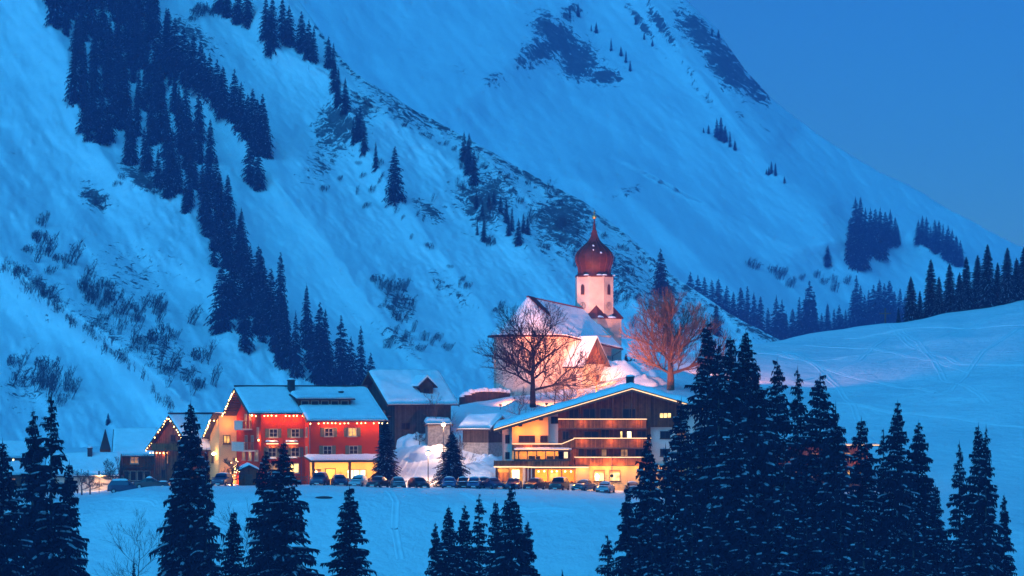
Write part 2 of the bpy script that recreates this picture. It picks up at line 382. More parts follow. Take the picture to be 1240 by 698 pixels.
# ------------------------------------------------------------------ trees
M['needles'] = mat('needles', (.016, .010, .018), .95, noise=.45, nscale=.8, spec=.03)
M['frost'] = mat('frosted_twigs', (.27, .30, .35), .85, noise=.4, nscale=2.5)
M['bark'] = mat('bark', (.07, .055, .045), .9, noise=.3, nscale=4)
M['bark_lamplit'] = mat('bark_lamplit', (.15, .075, .035), .9, noise=.3, nscale=4)  # bark with the floodlight's orange put into its colour
M['bark_backlit'] = mat('bark_backlit', (.03, .022, .02), .95, spec=.05)  # bark darkened so the backlit tree stands as a silhouette
M['twig'] = mat('twig', (.05, .042, .04), .9)

def fir_meshes(seed, H=26.0, Rb=4.0, step=.50, near=True, snowy=.55, lean=0.0, shape=.85, cut=.04):
    """returns (trunk, foliage, snow) meshes of one spruce: drooping whorls of branches with hanging twigs, snow on the branch backs"""
    rng = random.Random(seed); fv = []; ff = []; sv = []; sf = []
    def quad(V, Fc, a, b, c, d):
        n = len(V); V += [a, b, c, d]; Fc.append((n, n+1, n+2, n+3))
    def tri(V, Fc, a, b, c):
        n = len(V); V += [a, b, c]; Fc.append((n, n+1, n+2))
    z = H*cut; ph = rng.random()*6
    sect = [rng.uniform(.72, 1.12) for _ in range(12)]
    while z < H*.985:
        t = z/H; rad = Rb*((1-t)**shape)*(1 - .30*math.exp(-((t)/.10)**2))
        rad *= rng.uniform(.86, 1.10)
        nb = max(5, int((7 if near else 5.5) + rad*1.3)); ph += rng.uniform(.5, 1.5)
        for k in range(nb):
            a = ph + 2*math.pi*k/nb + rng.uniform(-.22, .22)
            sidx = int((a % (2*math.pi))/(2*math.pi)*12)
            L = rad*rng.uniform(.55, 1.12)*(sect[sidx]*.5+.5)
            if rng.random() < .10: L *= rng.uniform(1.1, 1.3)
            if L < .12: L = .12
            zz = z + rng.uniform(-1.0, 1.0)*step
            dx, dy = math.cos(a), math.sin(a)
            up0 = .55*t - .10; droop = (1.45 - .95*t)*rng.uniform(.7, 1.3); tip = .35
            n = max(3, int(L/(.30 if near else .8)))
            pts = []
            for i in range(n+1):
                s = i/n; r = L*s*(1-.06*s)
                h = zz + L*(up0*s - droop*.50*s*s + tip*.35*max(0, s-.6)**1.5)
                pts.append(Vector((dx*r, dy*r, h)))
            side = Vector((-dy, dx, 0))
            wmax = (.30*L + .16)
            for i in range(n):
                p, q = pts[i], pts[i+1]; s = (i+.5)/n
                wd = wmax*math.sin(math.pi*min(1, .18 + s*.80))*rng.uniform(.35, 1.25)
                for sg in (-1, 1):
                    out = side*sg*wd + (q-p)*rng.uniform(.7, 1.3)
                    hang = Vector((0, 0, -1))*(.20 + .30*wd)*rng.uniform(.5, 1.6)
                    e = p + out + hang
                    quad(fv, ff, p + Vector((0,0,.03)), q + Vector((0,0,.03)), e + (q-p)*rng.uniform(-.1, .4), e - (q-p)*rng.uniform(-.2, .3))
                    if near and rng.random() < .75:   # hanging twigs
                        m_ = p.lerp(q, rng.random()) + side*sg*wd*rng.uniform(.15, .7); hl = rng.uniform(.2, .8)*(.45 + .14*L)
                        tri(fv, ff, m_ - (q-p)*.35, m_ + (q-p)*.35, m_ + Vector((rng.uniform(-.1,.1), rng.uniform(-.1,.1), -hl)))
                if i == 0: run = 0
                if run <= 0 and rng.random() < snowy*.55*(.5 + .8*s): run = rng.randint(1, 5 if near else 1)
                run -= 1
                if run >= 0 and wd > .1:
                    wv = min(.20, .09 + wd*.2)*rng.uniform(.4, 1.3); c = .06*rng.uniform(.5, 1.5)
                    p2 = p + Vector((0,0,.05)); q2 = q + Vector((0,0,.05))
                    off = side*rng.uniform(-.3, .3)*wd
                    p2 += off; q2 += off
                    l0, l1 = p2 - side*wv - Vector((0,0,.05)), q2 - side*wv*.7 - Vector((0,0,.05))
                    r0, r1 = p2 + side*wv - Vector((0,0,.05)), q2 + side*wv*.7 - Vector((0,0,.05))
                    c0, c1 = p2 + Vector((0,0,c)), q2 + Vector((0,0,c*.8))
                    quad(sv, sf, l0, l1, c1, c0); quad(sv, sf, c0, c1, r1, r0)
            p = pts[-1]; d = (pts[-1]-pts[-2]).normalized()*.28
            tri(fv, ff, p - side*.14, p + side*.14, p + d - Vector((0,0,.06)))
        z += step*(1.05 - .45*t)*rng.uniform(.75, 1.25)
    # leader
    for k in range(4):
        a = k*1.6; u = Vector((math.cos(a), math.sin(a), 0))*.09
        tri(fv, ff, Vector((0,0,H*.96)) + u, Vector((0,0,H*.96)) - u, Vector((0,0,H*1.012)))
    tk = MB().tube([(0,0,-3), (0,0,H*.4), (0,0,H*.97)], H*.012+.06, 7, .03)
    nm = 'fir' if near else 'far_fir'
    if near: sv_f = True
    return (new_mesh(nm+'_trunk', tk.v, tk.f, M['bark']), new_mesh(nm+'_foliage', fv, ff, M['needles']),
            new_mesh(nm+'_snow', sv, sf, M['frost']), H)
FIRS = [fir_meshes(1, 30, 6.0, shape=.74, snowy=.30), fir_meshes(2, 30, 5.2, shape=.70, snowy=.26), fir_meshes(3, 28, 6.4, shape=.80, snowy=.30), fir_meshes(4, 30, 5.4, snowy=.34, shape=.68)]
FIRS.append(fir_meshes(9, 26, 2.8, step=.8, snowy=.4, shape=.6, cut=.10))
def merged(name, parts):
    v = []; f = []; mi = []; mats = []
    for k, me in enumerate(parts):
        n = len(v); v += [tuple(x.co) for x in me.vertices]; f += [tuple(i+n for i in p.vertices) for p in me.polygons]
        mi += [k]*len(me.polygons); mats.append(me.materials[0])
    return new_mesh(name, v, f, mats, mi)
FIRS += [fir_meshes(31, 29, 5.6, shape=.88, snowy=.34, step=.72), fir_meshes(32, 31, 4.6, shape=.6, snowy=.26, step=.66)]
FIRS = [(t_[0], merged('fir_crown', t_[1:3]), None, t_[3]) for t_ in FIRS]
FARFIR = []
for sd_, Rb, shp in ((11, 4.6, .75), (12, 4.0, .7), (13, 5.2, .85), (14, 3.6, .62), (15, 4.8, .95), (16, 3.2, .8)):
    a_ = fir_meshes(sd_, 20, Rb, step=.62, near=False, snowy=.22, shape=shp)
    FARFIR.append((merged('far_fir', a_[:3]), 20))

near_count = 0
def near_fir(px, top, Y, label, var=0, base=None, group=None, wid=1.0, rz=None, name='fir_tree'):
    """a fir whose crown top is seen at (px, top); it stands on the ground at distance Y"""
    global near_count; near_count += 1
    x = (px-CX)/F*Y; zg = gz(x, Y) - .2; ztop = Zp(top, Y); h = ztop - zg
    tr, fo, sn, H = FIRS[var]; s = h/H
    r = root(name, (x, Y, zg), rz if rz is not None else near_count*1.7, label, 'fir tree', group)
    wv = wid*(1.0 if s < 1.15 else (1.15/s)**.5)
    r.scale = (s*wv, s*wv, s)
    link('trunk', tr, r); link('crown', fo, r)
    return r
def far_fir(p, h, var, label, group, rz=0, wid=1.0):
    me, H = FARFIR[var % 6]; o = link('conifer', me, None, p + Vector((0, 0, -.5))); s = h/H
    o.scale = (s*wid, s*wid, s); o.rotation_euler = (0, 0, rz)
    return tag(o, label, 'conifer', group)

G1 = 'tall snowy firs in front of the village'
NEAR = [ # px, top y, distance, mesh, width, label
 (3, 536, 300, 0, 1.0, 'dark fir cut by the left picture edge, lower than its neighbour'),
 (40, 498, 318, 1, .95, 'narrower fir crowding the left side of the tall fir before the garage'),
 (62, 476, 310, 0, 1.05, 'tallest fir before the low garage, broad and dark'),
 (84, 560, 322, 3, .85, 'shorter fir nestled against the right side of the tall garage fir'),
 (231, 489, 322, 0, 1.0, 'tall fir rising in front of the wooden gable hung with lights'),
 (212, 575, 330, 1, .8, 'shorter fir on the left flank of the fir before the wooden gable'),
 (250, 545, 315, 2, .9, 'broad fir just right of the fir before the wooden gable'),
 (283, 618, 330, 3, .75, 'low fir between the bare sapling and the broad wooden-gable firs'),
 (162, 676, 345, 2, .5, 'tiny fir tip below the leafless tree on the bank'),
 (321, 545, 325, 1, .9, 'slender fir below the dark kiosk, left one of the pair'),
 (343, 536, 322, 0, 1.0, 'fir before the ground floor of the red hotel, right one of the pair'),
 (423, 589, 330, 3, .95, 'lone symmetrical fir on the open snow bank below the parked cars'),
 (527, 634, 335, 1, .8, 'leftmost and lowest tip of the fir clump below the street lamp'),
 (543, 614, 333, 0, .8, 'pointed fir second from the left in the clump below the street lamp'),
 (563, 612, 338, 1, .75, 'thin fir in the middle of the clump below the street lamp'),
 (580, 600, 340, 4, 1.2, 'very slender fir in the clump below the street lamp'),
 (600, 606, 335, 3, .8, 'fir touching the left side of the bushy fir below the big chalet hotel'),
 (619, 584, 326, 2, .85, 'bushy fir that tops the clump, below the big chalet hotel'),
 (639, 632, 330, 1, .8, 'low fir on the right flank of the bushy clump fir'),
 (681, 690, 345, 1, .4, 'tiny fir tip at the lower picture edge below the open bank'),
 (736, 650, 330, 4, 1.3, 'thin low fir at the left foot of the big fir stand'),
 (784, 524, 330, 2, .95, 'fir before the chalet balconies, first of the big stand from the open bank'),
 (760, 585, 325, 1, .85, 'lower fir at the left side of the fir before the chalet balconies'),
 (825, 484, 336, 0, 1.0, 'fir covering the right end of the chalet facade'),
 (806, 540, 322, 3, .9, 'fir filling the gap left of the fir on the chalet facade end'),
 (857, 391, 352, 1, 1.1, 'tallest fir of the big stand, beside the lamplit leafless tree'),
 (870, 414, 336, 0, 1.1, 'fir close in front of the tallest fir of the big stand'),
 (884, 406, 342, 3, .95, 'second fir of the high group right of the tallest one'),
 (903, 402, 346, 0, .95, 'highest tip directly before the foot of the right-hand snow hill'),
 (916, 440, 330, 2, .85, 'bushy fir below the two high tips of the big stand'),
 (941, 436, 340, 0, .95, 'double-looking fir seen before the lit hillside tracks'),
 (966, 446, 345, 1, .9, 'narrow fir between two broader ones before the snow hill'),
 (993, 454, 336, 0, 1.05, 'broad fir that ends the high part of the big stand'),
 (1012, 490, 330, 2, .8, 'fir on the right shoulder of the broad end fir'),
 (1043, 507, 335, 3, .85, 'isolated fir tip under the gutter lights of the hidden annex'),
 (888, 500, 320, 2, .95, 'lower front fir filling the middle of the big stand'),
 (950, 520, 318, 0, .95, 'front fir left of centre below the narrow fir'),
 (1018, 560, 318, 1, .9, 'low front fir before the reddish lit windows'),
 (838, 560, 312, 3, .95, 'low front fir at the left part of the big stand'),
 (1070, 522, 340, 4, 1.1, 'spindly fir with a bare stem beside the reddish lit wall'),
 (1087, 487, 334, 0, .88, 'tall even fir standing clear before the smooth snow hill'),
 (1112, 512, 338, 1, .95, 'fir attached to the right side of the tall even fir'),
 (1133, 588, 332, 3, .75, 'low fir in the dip between the two right-hand groups'),
 (1162, 536, 336, 1, .85, 'left fir of the last group toward the right picture edge'),
 (1185, 515, 332, 3, .8, 'left tip of the twin firs near the right picture edge'),
 (1194, 517, 330, 0, .9, 'right tip of the twin firs near the right picture edge'),
 (1216, 600, 338, 1, .6, 'small fir closing the last group at the right picture edge'),
]
NEAR += [
 (790, 612, 312, 0, 1.0, 'bushy low fir below the fir before the chalet balconies'),
 (822, 640, 305, 2, 1.0, 'low fir at the bottom edge under the chalet facade end'),
 (862, 600, 306, 1, 1.1, 'low fir at the bottom edge straight under the tallest fir'),
 (906, 588, 308, 0, 1.1, 'low fir at the bottom edge under the two high tips'),
 (936, 612, 304, 2, 1.0, 'low fir at the bottom edge under the double-looking fir'),
 (977, 596, 306, 1, 1.1, 'low fir at the bottom edge under the narrow fir'),
 (1046, 606, 308, 0, 1.0, 'low fir at the bottom edge below the isolated annex fir tip'),
 (1078, 640, 306, 2, .9, 'low fir at the bottom edge beside the spindly fir stem'),
 (1106, 606, 308, 1, 1.0, 'low fir at the bottom edge before the tall even fir'),
 (1180, 616, 308, 0, 1.0, 'low fir at the bottom edge before the twin firs'),
 (765, 652, 306, 1, .9, 'leftmost low fir at the bottom edge of the big stand'),
 (1148, 654, 306, 2, .7, 'lowest small fir in the dip between the right-hand groups')]
for px, ty, Y, va, wd, lab in NEAR: near_fir(px, ty, Y, lab, va if va == 4 else (va, va, 5, 6)[(px*7) % 4], group=G1, wid=wd*(.92+.3*((px*13) % 10)/10))

def hfir(px, top, basey, Y, lab, va, wd, g=None):
    p = on_ground(px, Y); tr, fo, sn, H = FIRS[va]; h = Zp(top, Y) - p.z; s = h/H
    r = root('fir_tree', p, px*.7, lab, 'fir tree', g); r.scale = (s*wd, s*wd, s)
    link('trunk', tr, r); link('crown', fo, r); return r
hfir(467, 508, 580, 423, 'fir at the corner of the lit hotel porch beside the parked cars', 1, 1.8)
hfir(547, 522, 588, 421, 'bushy fir standing between parked cars below the street lamps', 2, 2.0)
tag(far_fir(on_B(131, 513), 15/F*on_B(131, 513).y, 0, None, None, 0, 1.5), 'small lone conifer on the open slope above the low snowy roofs')
for i, (px, ty, Y, va) in enumerate([(758, 428, 512, 2), (768, 434, 514, 1), (778, 440, 516, 3), (752, 438, 510, 1)]):
    hfir(px, ty, 0, Y, ['small fir closest to the church tower behind its snowbank', 'middle small fir behind the church snowbank', 'small fir behind the trunk of the lamplit tree', 'lowest small fir peeping over the church snowbank'][i], va, 1.4, 'small firs behind the church')
# firs along the right hill crest
CR = [(1103, 335, 0), (1114, 352, 1), (1127, 314, 1), (1137, 335, 3), (1150, 319, 0), (1162, 330, 2), (1170, 311, 1), (1184, 309, 3), (1196, 296, 0), (1208, 318, 1), (1220, 300, 3), (1231, 312, 2), (1240, 299, 0), (1256, 305, 1), (1270, 295, 2), (1088, 372, 1)]
for i, (px, ty, va) in enumerate(CR):
    r = hfir(px, ty, 0, 624 + (i*7 % 5), None, va, 1.25 if ty < 340 else 1.1, 'firs along the crest of the snow hill')
    r['label'] = 'dark fir in the row on the crest of the right-hand snow hill' if i not in (0, 15, 8) else {0: 'first tall fir right of the summit cross on the hill crest', 15: 'small fir at the left end of the crest row, next to the cross', 8: 'tallest fir of the row on the hill crest'}[i]

rng = random.Random(77)
FARLIST = []
def inside(px, py, poly):
    c = False; j = len(poly)-1
    for i in range(len(poly)):
        xi, yi = poly[i]; xj, yj = poly[j]
        if (yi > py) != (yj > py) and px < (xj-xi)*(py-yi)/(yj-yi)+xi: c = not c
        j = i
    return c
def fill(poly, spacing, hpx, label, group, surf, jit=.5, var=None):
    x0 = min(p[0] for p in poly); x1 = max(p[0] for p in poly); y0 = min(p[1] for p in poly); y1 = max(p[1] for p in poly)
    y = y0; row = 0
    while y < y1:
        x = x0 + (row % 2)*spacing*.5
        while x < x1:
            a = x + rng.uniform(-jit, jit)*spacing; b = y + rng.uniform(-jit, jit)*spacing*1.3
            if inside(a, b, poly) and rng.random() > .12:
                p = surf(a, b); h = (rng.uniform(*hpx) if rng.random() > .12 else rng.uniform(.6, .85)*hpx[0])/F*p.y
                far_fir(p, h, rng.randrange(6), label, group, rng.random()*6, rng.uniform(.75, 1.25)); FARLIST.append(1)
            x += spacing
        y += spacing*1.5; row += 1
fill([(20, -25), (190, -25), (198, 60), (232, 140), (262, 205), (292, 290), (318, 360), (285, 350), (262, 330), (236, 270), (196, 240), (150, 205), (110, 180), (88, 120), (84, 60), (60, 20)],
     12.2, (46, 74), 'dark conifer within the dense forest band running down the left slope', 'conifers of the long forest band', on_B)
fill([(262, 395), (318, 350), (352, 400), (402, 452), (402, 466), (360, 462), (320, 448), (285, 425)],
     13, (58, 88), 'dark conifer at the foot of the forest band behind the red hotel roof', 'conifers at the foot of the band', on_B)
def pts(lst, label, group, surf):
    for i, q in enumerate(lst):
        px, top, by = q[:3]; p = surf(px, by); h = (by-top)/F*p.y
        lb = q[3] if len(q) > 3 else label
        far_fir(p, h, i*3 + int(px), lb, group, i*1.3, rng.uniform(1.0, 1.3))
pts([(170, 5, 62), (180, 0, 58), (162, -10, 50), (200, 22, 78), (212, 20, 90), (222, 30, 95), (234, 40, 102), (243, 48, 108), (254, 62, 118), (263, 70, 128), (270, 78, 140), (205, 40, 85), (228, 45, 100), (248, 62, 115),
     (284, 82, 148), (292, 98, 158), (300, 112, 170), (306, 106, 172), (312, 118, 178), (318, 112, 185), (322, 130, 190), (310, 135, 188)],
    'dark conifer in the upper row that parallels the forest band', 'conifers of the upper row', on_B)
pts([(303, 160, 222, 'conifer at the lower tip of the upper row, standing forward alone'), (313, 172, 228, 'slim conifer beside the forward one under the upper row')], '', 'conifers of the upper row', on_B)
pts([(288, -20, 28), (300, -25, 30), (322, -8, 45), (330, -6, 60), (327, 12, 66), (342, -5, 48), (350, 5, 55), (365, 12, 62), (374, 22, 72), (380, 30, 76), (398, 42, 82), (404, 50, 92), (266, -30, 14), (275, -20, 20)],
    'dark conifer in the short group under the upper picture edge', 'conifers of the top group', on_B)
pts([(405, 72, 110), (410, 80, 125), (418, 92, 135), (408, 95, 130), (436, 125, 165), (432, 135, 172), (441, 145, 185), (428, 140, 175)],
    'dark conifer of the thin file descending to the tall lone one', 'conifers of the thin file', on_B)
pts([(455, 170, 206, 'short slim conifer just above the tall lone conifer on the slope'), (478, 176, 243, 'tall lone conifer on the open middle slope')], '', None, on_B)
pts([(562, 157, 195), (568, 160, 205), (574, 178, 222), (566, 170, 212), (577, 228, 252), (584, 240, 262), (598, 228, 248), (606, 236, 258), (613, 240, 270), (620, 250, 280), (628, 262, 296), (616, 258, 285), (634, 256, 282), (639, 262, 284), (586, 262, 292), (578, 265, 285), (592, 232, 250)],
    'conifer in the scattered cluster high above the church', 'conifers scattered above the church', on_B)
pts([(800, 299, 356, 'dark pointed conifer right of the onion dome, above the lamplit tree'), (867, 366, 405, 'small conifer on the ridge line just above the firs beside the lamplit tree')], '', None, on_B)
pts([(386, 384, 465, 'airy light conifer on the left of the trio above the red hotel'), (413, 380, 470, 'broad conifer in the middle of the trio above the red hotel'), (437, 392, 472, 'conifer nearest the dark barn in the trio above the red hotel'),
     (425, 405, 472, 'low conifer filling the trio above the red hotel'), (399, 412, 470, 'low dark conifer squeezed behind the airy one'), (449, 425, 474, 'short conifer touching the barn roof verge')], '', 'conifers above the red hotel', on_B)
# on the far mountain
pts([(868, 142, 166), (873, 140, 170), (878, 150, 172), (884, 158, 178), (890, 168, 182), (858, 150, 162), (852, 153, 161), (934, 194, 210), (939, 196, 213), (931, 200, 212), (950, 212, 222), (928, 203, 211)],
    'tiny conifer in the sparse groups high on the far snowfield', 'tiny conifers on the far snowfield', on_C)
pts([(700, 2, 20), (716, 28, 38), (722, 26, 40), (740, 45, 62), (752, 55, 68), (758, 60, 76), (763, 72, 86), (690, 8, 22), (770, 20, 30), (1038, 245, 250), (850, 20, 28), (862, 32, 44), (870, 34, 46), (780, 38, 48), (790, 46, 56)],
    'tiny conifer among the cliffs of the far peak', 'tiny conifers on the far peak', on_C)
pts([(1002, 292, 322, 'single conifer left of the dense clump on the far knoll')], '', None, on_C)
pts([(1036, 237, 285), (1042, 238, 292), (1048, 250, 300), (1030, 262, 312), (1038, 262, 320), (1045, 270, 322), (1054, 250, 300), (1060, 252, 305), (1066, 250, 302), (1072, 255, 298), (1078, 252, 296), (1084, 262, 296), (1066, 262, 312), (1052, 268, 312), (1030, 275, 318), (1042, 285, 326), (1058, 262, 308), (1074, 262, 298), (1036, 270, 322), (1087, 270, 294)],
    'conifer in the dense clump on the far knoll above the summit cross', 'conifers of the dense far clump', on_C)
pts([(1117, 260, 295), (1122, 262, 298), (1112, 265, 294), (1132, 265, 302), (1137, 266, 304), (1142, 270, 308), (1148, 272, 312), (1153, 276, 316), (1158, 284, 320), (1163, 290, 322), (1127, 272, 300), (1146, 280, 314), (1134, 275, 306)],
    'conifer in the sloping far clump above the crest row', 'conifers of the sloping far clump', on_C)
def on_V(px, by):     # valley side between the two mountains
    return P(px, by, 1150)
VAL = [(836, 328, 372), (845, 332, 378), (853, 334, 384), (862, 338, 388), (870, 336, 392), (880, 345, 396), (888, 352, 398), (897, 346, 402), (905, 345, 406), (913, 352, 408), (921, 358, 408), (930, 372, 412), (940, 356, 414), (947, 362, 414), (960, 372, 415), (968, 358, 414), (980, 339, 412), (986, 352, 412), (976, 356, 412),
       (995, 378, 410), (1002, 366, 408), (1010, 372, 408), (1016, 368, 406), (1024, 374, 404), (1037, 332, 402), (1042, 345, 402), (1033, 350, 402), (1052, 350, 400), (1058, 344, 400), (1065, 337, 400), (1071, 342, 400), (1077, 338, 400), (1083, 352, 398), (1090, 348, 398), (1096, 354, 396), (1105, 350, 396), (1047, 356, 400), (1020, 380, 404), (952, 376, 414), (988, 375, 412)]
pts(VAL, 'hazy blue conifer in the wood behind the hill with the cross', 'hazy conifers behind the cross hill', on_C)

# ---- leafless trees
def bare_tree(seed, H, spread, depth=6, r0=.3, first=.28, mesh_mat='twig', upright=.5, nch=(2, 3), droop=0.0, trunk_to=None):
    rng = random.Random(seed); tr = MB(); cr = MB()
    def seg(mb, a, b, r, r1, n): mb.tube([a, b], max(r, .013), n, max(r1, .011))
    def grow(p, d, L, r, lev):
        nseg = 3 if lev < 3 else 2; q = p; dd = d
        for i in range(nseg):
            dd = (dd + Vector((rng.uniform(-1,1), rng.uniform(-1,1), rng.uniform(-.5,1)))*(.13 if lev else .04)).normalized()
            e = q + dd*L/nseg
            ra = r*(1-.28*i/nseg); rb = r*(1-.28*(i+1)/nseg)
            seg(cr, q, e, ra, rb, 5 if lev < 3 else 3); q = e
            if lev >= 1 and i < nseg-1 and lev < depth:
                u = dd.orthogonal().normalized(); u.rotate(Matrix.Rotation(rng.random()*6.28, 3, dd))
                nd = (dd*.75 + u*rng.uniform(.6, 1.0) + Vector((0,0,upright*.35))).normalized()
                grow(q, nd, L*rng.uniform(.5, .7), r*.45, lev+1 if lev+1 < depth else depth)
        if lev < depth:
            k = rng.choice(nch); a0 = rng.random()*6.28
            for j in range(k):
                u = dd.orthogonal().normalized(); u.rotate(Matrix.Rotation(a0 + j*6.28/k + rng.uniform(-.4,.4), 3, dd))
                nd = (dd + u*rng.uniform(.35, .8)*spread + Vector((0,0,upright*.25 - droop*lev*.1))).normalized()
                grow(q, nd, L*rng.uniform(.66, .86), r*.66, lev+1)
    th = H*first
    tr.tube([(0,0,-.6), (.02*H*.1,0,th*.5), (0,0,th)], r0*1.15, 8, r0*.9)
    return tr, cr, grow, rng, th
def big_tree(name, seed, H, px, Y, label, mt, spread=1.0, depth=6, r0=.32, limbs=7, first=.16, upright=.5, cat='leafless tree', base=None, ratio=1.0, group=None):
    tr, cr, grow, rg, th = bare_tree(seed, H, spread, depth, r0, first, upright=upright)
    # central leader with limbs leaving at different heights
    top = H*.97; n = 9; pts_ = [Vector((rg.uniform(-.25,.25)*i/n*1.2, rg.uniform(-.25,.25)*i/n, th + (top-th)*i/n*.62)) for i in range(n+1)]
    cr.tube(pts_, r0*.88, 7, r0*.25)
    grow(pts_[-1], Vector((.05, 0, 1)).normalized(), H*.12, r0*.25, 2)
    for i in range(limbs):
        f = (i+.2)/limbs; p = pts_[0].lerp(pts_[-1], f*.95) if False else pts_[min(n-1, int(f*n))]
        a = i*2.4 + rg.uniform(-.3, .3); el = .22 + .75*f
        d = Vector((math.cos(a)*ratio, math.sin(a), math.tan(el)*.75)).normalized()
        grow(p, d, H*(.20 - .07*f)*1.05, r0*(.50 - .22*f), 1)
    b = base or on_ground(px, Y)
    r = root(name, b, 0, label, cat, group); tr.build('trunk', mt, r); cr.build('crown', mt, r); return r
# ------------------------------------------------------------------ building kit
def glow(name, col, s, var=0.0, scale=2.0):
    m = bpy.data.materials.new(name); m.use_nodes = True; t = m.node_tree; b = t.nodes['Principled BSDF']
    b.inputs['Base Color'].default_value = (.1, .08, .06, 1); b.inputs['Roughness'].default_value = .3
    b.inputs['Emission Color'].default_value = (*col, 1); b.inputs['Emission Strength'].default_value = s
    if var:
        tc = t.nodes.new('ShaderNodeTexCoord'); n = t.nodes.new('ShaderNodeTexVoronoi'); n.inputs['Scale'].default_value = scale
        n2 = t.nodes.new('ShaderNodeTexNoise'); n2.inputs['Scale'].default_value = scale*.7
        t.links.new(tc.outputs['Object'], n.inputs[0]); t.links.new(tc.outputs['Object'], n2.inputs[0])
        mx = t.nodes.new('ShaderNodeMath'); mx.operation = 'MULTIPLY'; t.links.new(n.outputs['Distance'], mx.inputs[0]); t.links.new(n2.outputs[0], mx.inputs[1])
        mr = t.nodes.new('ShaderNodeMapRange'); mr.inputs[1].default_value = .08; mr.inputs[2].default_value = .38
        mr.inputs[3].default_value = s*(1-var); mr.inputs[4].default_value = s*(1+var)
        t.links.new(mx.outputs[0], mr.inputs[0]); t.links.new(mr.outputs[0], b.inputs['Emission Strength'])
    return m
def nosample(m):
    try: m.cycles.emission_sampling = 'NONE'
    except Exception: pass
    return m
M['red'] = mat('red_plaster', (.42, .042, .008), .9, noise=.12, nscale=.5, bump=.2, bscale=12, spec=.08)
M['cream'] = mat('cream_plaster', (.62, .52, .42), .85, noise=.07, nscale=.6, bump=.2, bscale=10)
M['cream_lamplit'] = mat('cream_plaster_lamplit', (.62, .40, .17), .88, noise=.07, nscale=.6, bump=.2, bscale=10, spec=.08)  # cream plaster with the orange of the lamps put into its colour
M['white_wall'] = mat('white_plaster', (.66, .60, .54), .85, noise=.08, nscale=.5, bump=.25, bscale=8)
M['church_wall'] = mat('church_plaster', (.58, .46, .37), .92, noise=.2, spec=.06, nscale=.45, bump=.3, bscale=6)
M['stone'] = mat('rubble_stone', (.33, .29, .25), .9, noise=.35, nscale=3, bump=.6, bscale=5)
M['wood_dark'] = wood_mat('dark_timber', (.14, .046, .018), .22)
M['wood_barn'] = wood_mat('barn_timber', (.060, .045, .036), .25)
M['wood_chalet'] = wood_mat('chalet_timber', (.17, .060, .030), .2)
M['wood_rail'] = wood_mat('railing_timber', (.22, .070, .026), .16)
M['wood_trim'] = mat('trim_timber', (.10, .055, .035), .7, noise=.2, nscale=3)
M['frame_white'] = mat('painted_frame', (.36, .29, .21), .6)
M['frame_dark'] = mat('dark_frame', (.05, .03, .02), .6)
M['shutter'] = mat('shutter_green', (.10, .10, .06), .7, noise=.15, nscale=5)
M['glass'] = mat('window_glass', (.015, .012, .015), .3, spec=.2)
M['metal'] = mat('pole_metal', (.12, .12, .12), .5, metal=.6)
M['roof_deck'] = mat('roof_deck', (.045, .035, .035), .8, noise=.2, nscale=2)
M['copper'] = mat('dome_shingle_red', (.085, .020, .011), .6, noise=.25, nscale=2.2, bump=.3, bscale=9)
M['dome_edge'] = mat('dome_eave_red', (.12, .03, .022), .6)
M['gold'] = mat('gilt', (.75, .5, .15), .35, metal=.8)
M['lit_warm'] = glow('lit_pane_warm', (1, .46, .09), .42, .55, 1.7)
M['lit_yellow'] = glow('lit_pane_yellow', (1, .62, .20), .75, .45, 1.5)
M['lit_bright'] = glow('lit_pane_bright', (1, .78, .38), 1.3, .35, 1.2)
M['lit_dim'] = glow('lit_pane_dim', (1, .42, .12), .14, .6, 1.5)
M['bulb'] = nosample(glow('string_bulb', (1, .60, .20), 6))
M['led'] = nosample(glow('led_line', (1, .55, .28), .8))
M['lamp'] = nosample(glow('street_bulb', (1, .80, .36), 14))
M['curtain'] = mat('curtain', (.6, .55, .45), .9)

PLK = 2.9
def plight(name, loc, col, watts, r=.12, parent=None):
    d = bpy.data.lights.new(name, 'POINT'); d.energy = watts*PLK; d.color = col; d.shadow_soft_size = r
    o = bpy.data.objects.new(name, d); COL.objects.link(o); o.location = loc
    if parent: o.parent = parent
    return o
def spot(name, loc, target, col, watts, cone=60, r=.2, blend=.6):
    d = bpy.data.lights.new(name, 'SPOT'); d.energy = watts*1.7; d.color = col; d.shadow_soft_size = r; d.spot_size = R(cone); d.spot_blend = blend
    o = bpy.data.objects.new(name, d); COL.objects.link(o); o.location = loc
    o.rotation_euler = (Vector(target) - Vector(loc)).to_track_quat('-Z', 'Y').to_euler(); return o
WARM = (1.0, .30, .06); AMBER = (1.0, .42, .12)

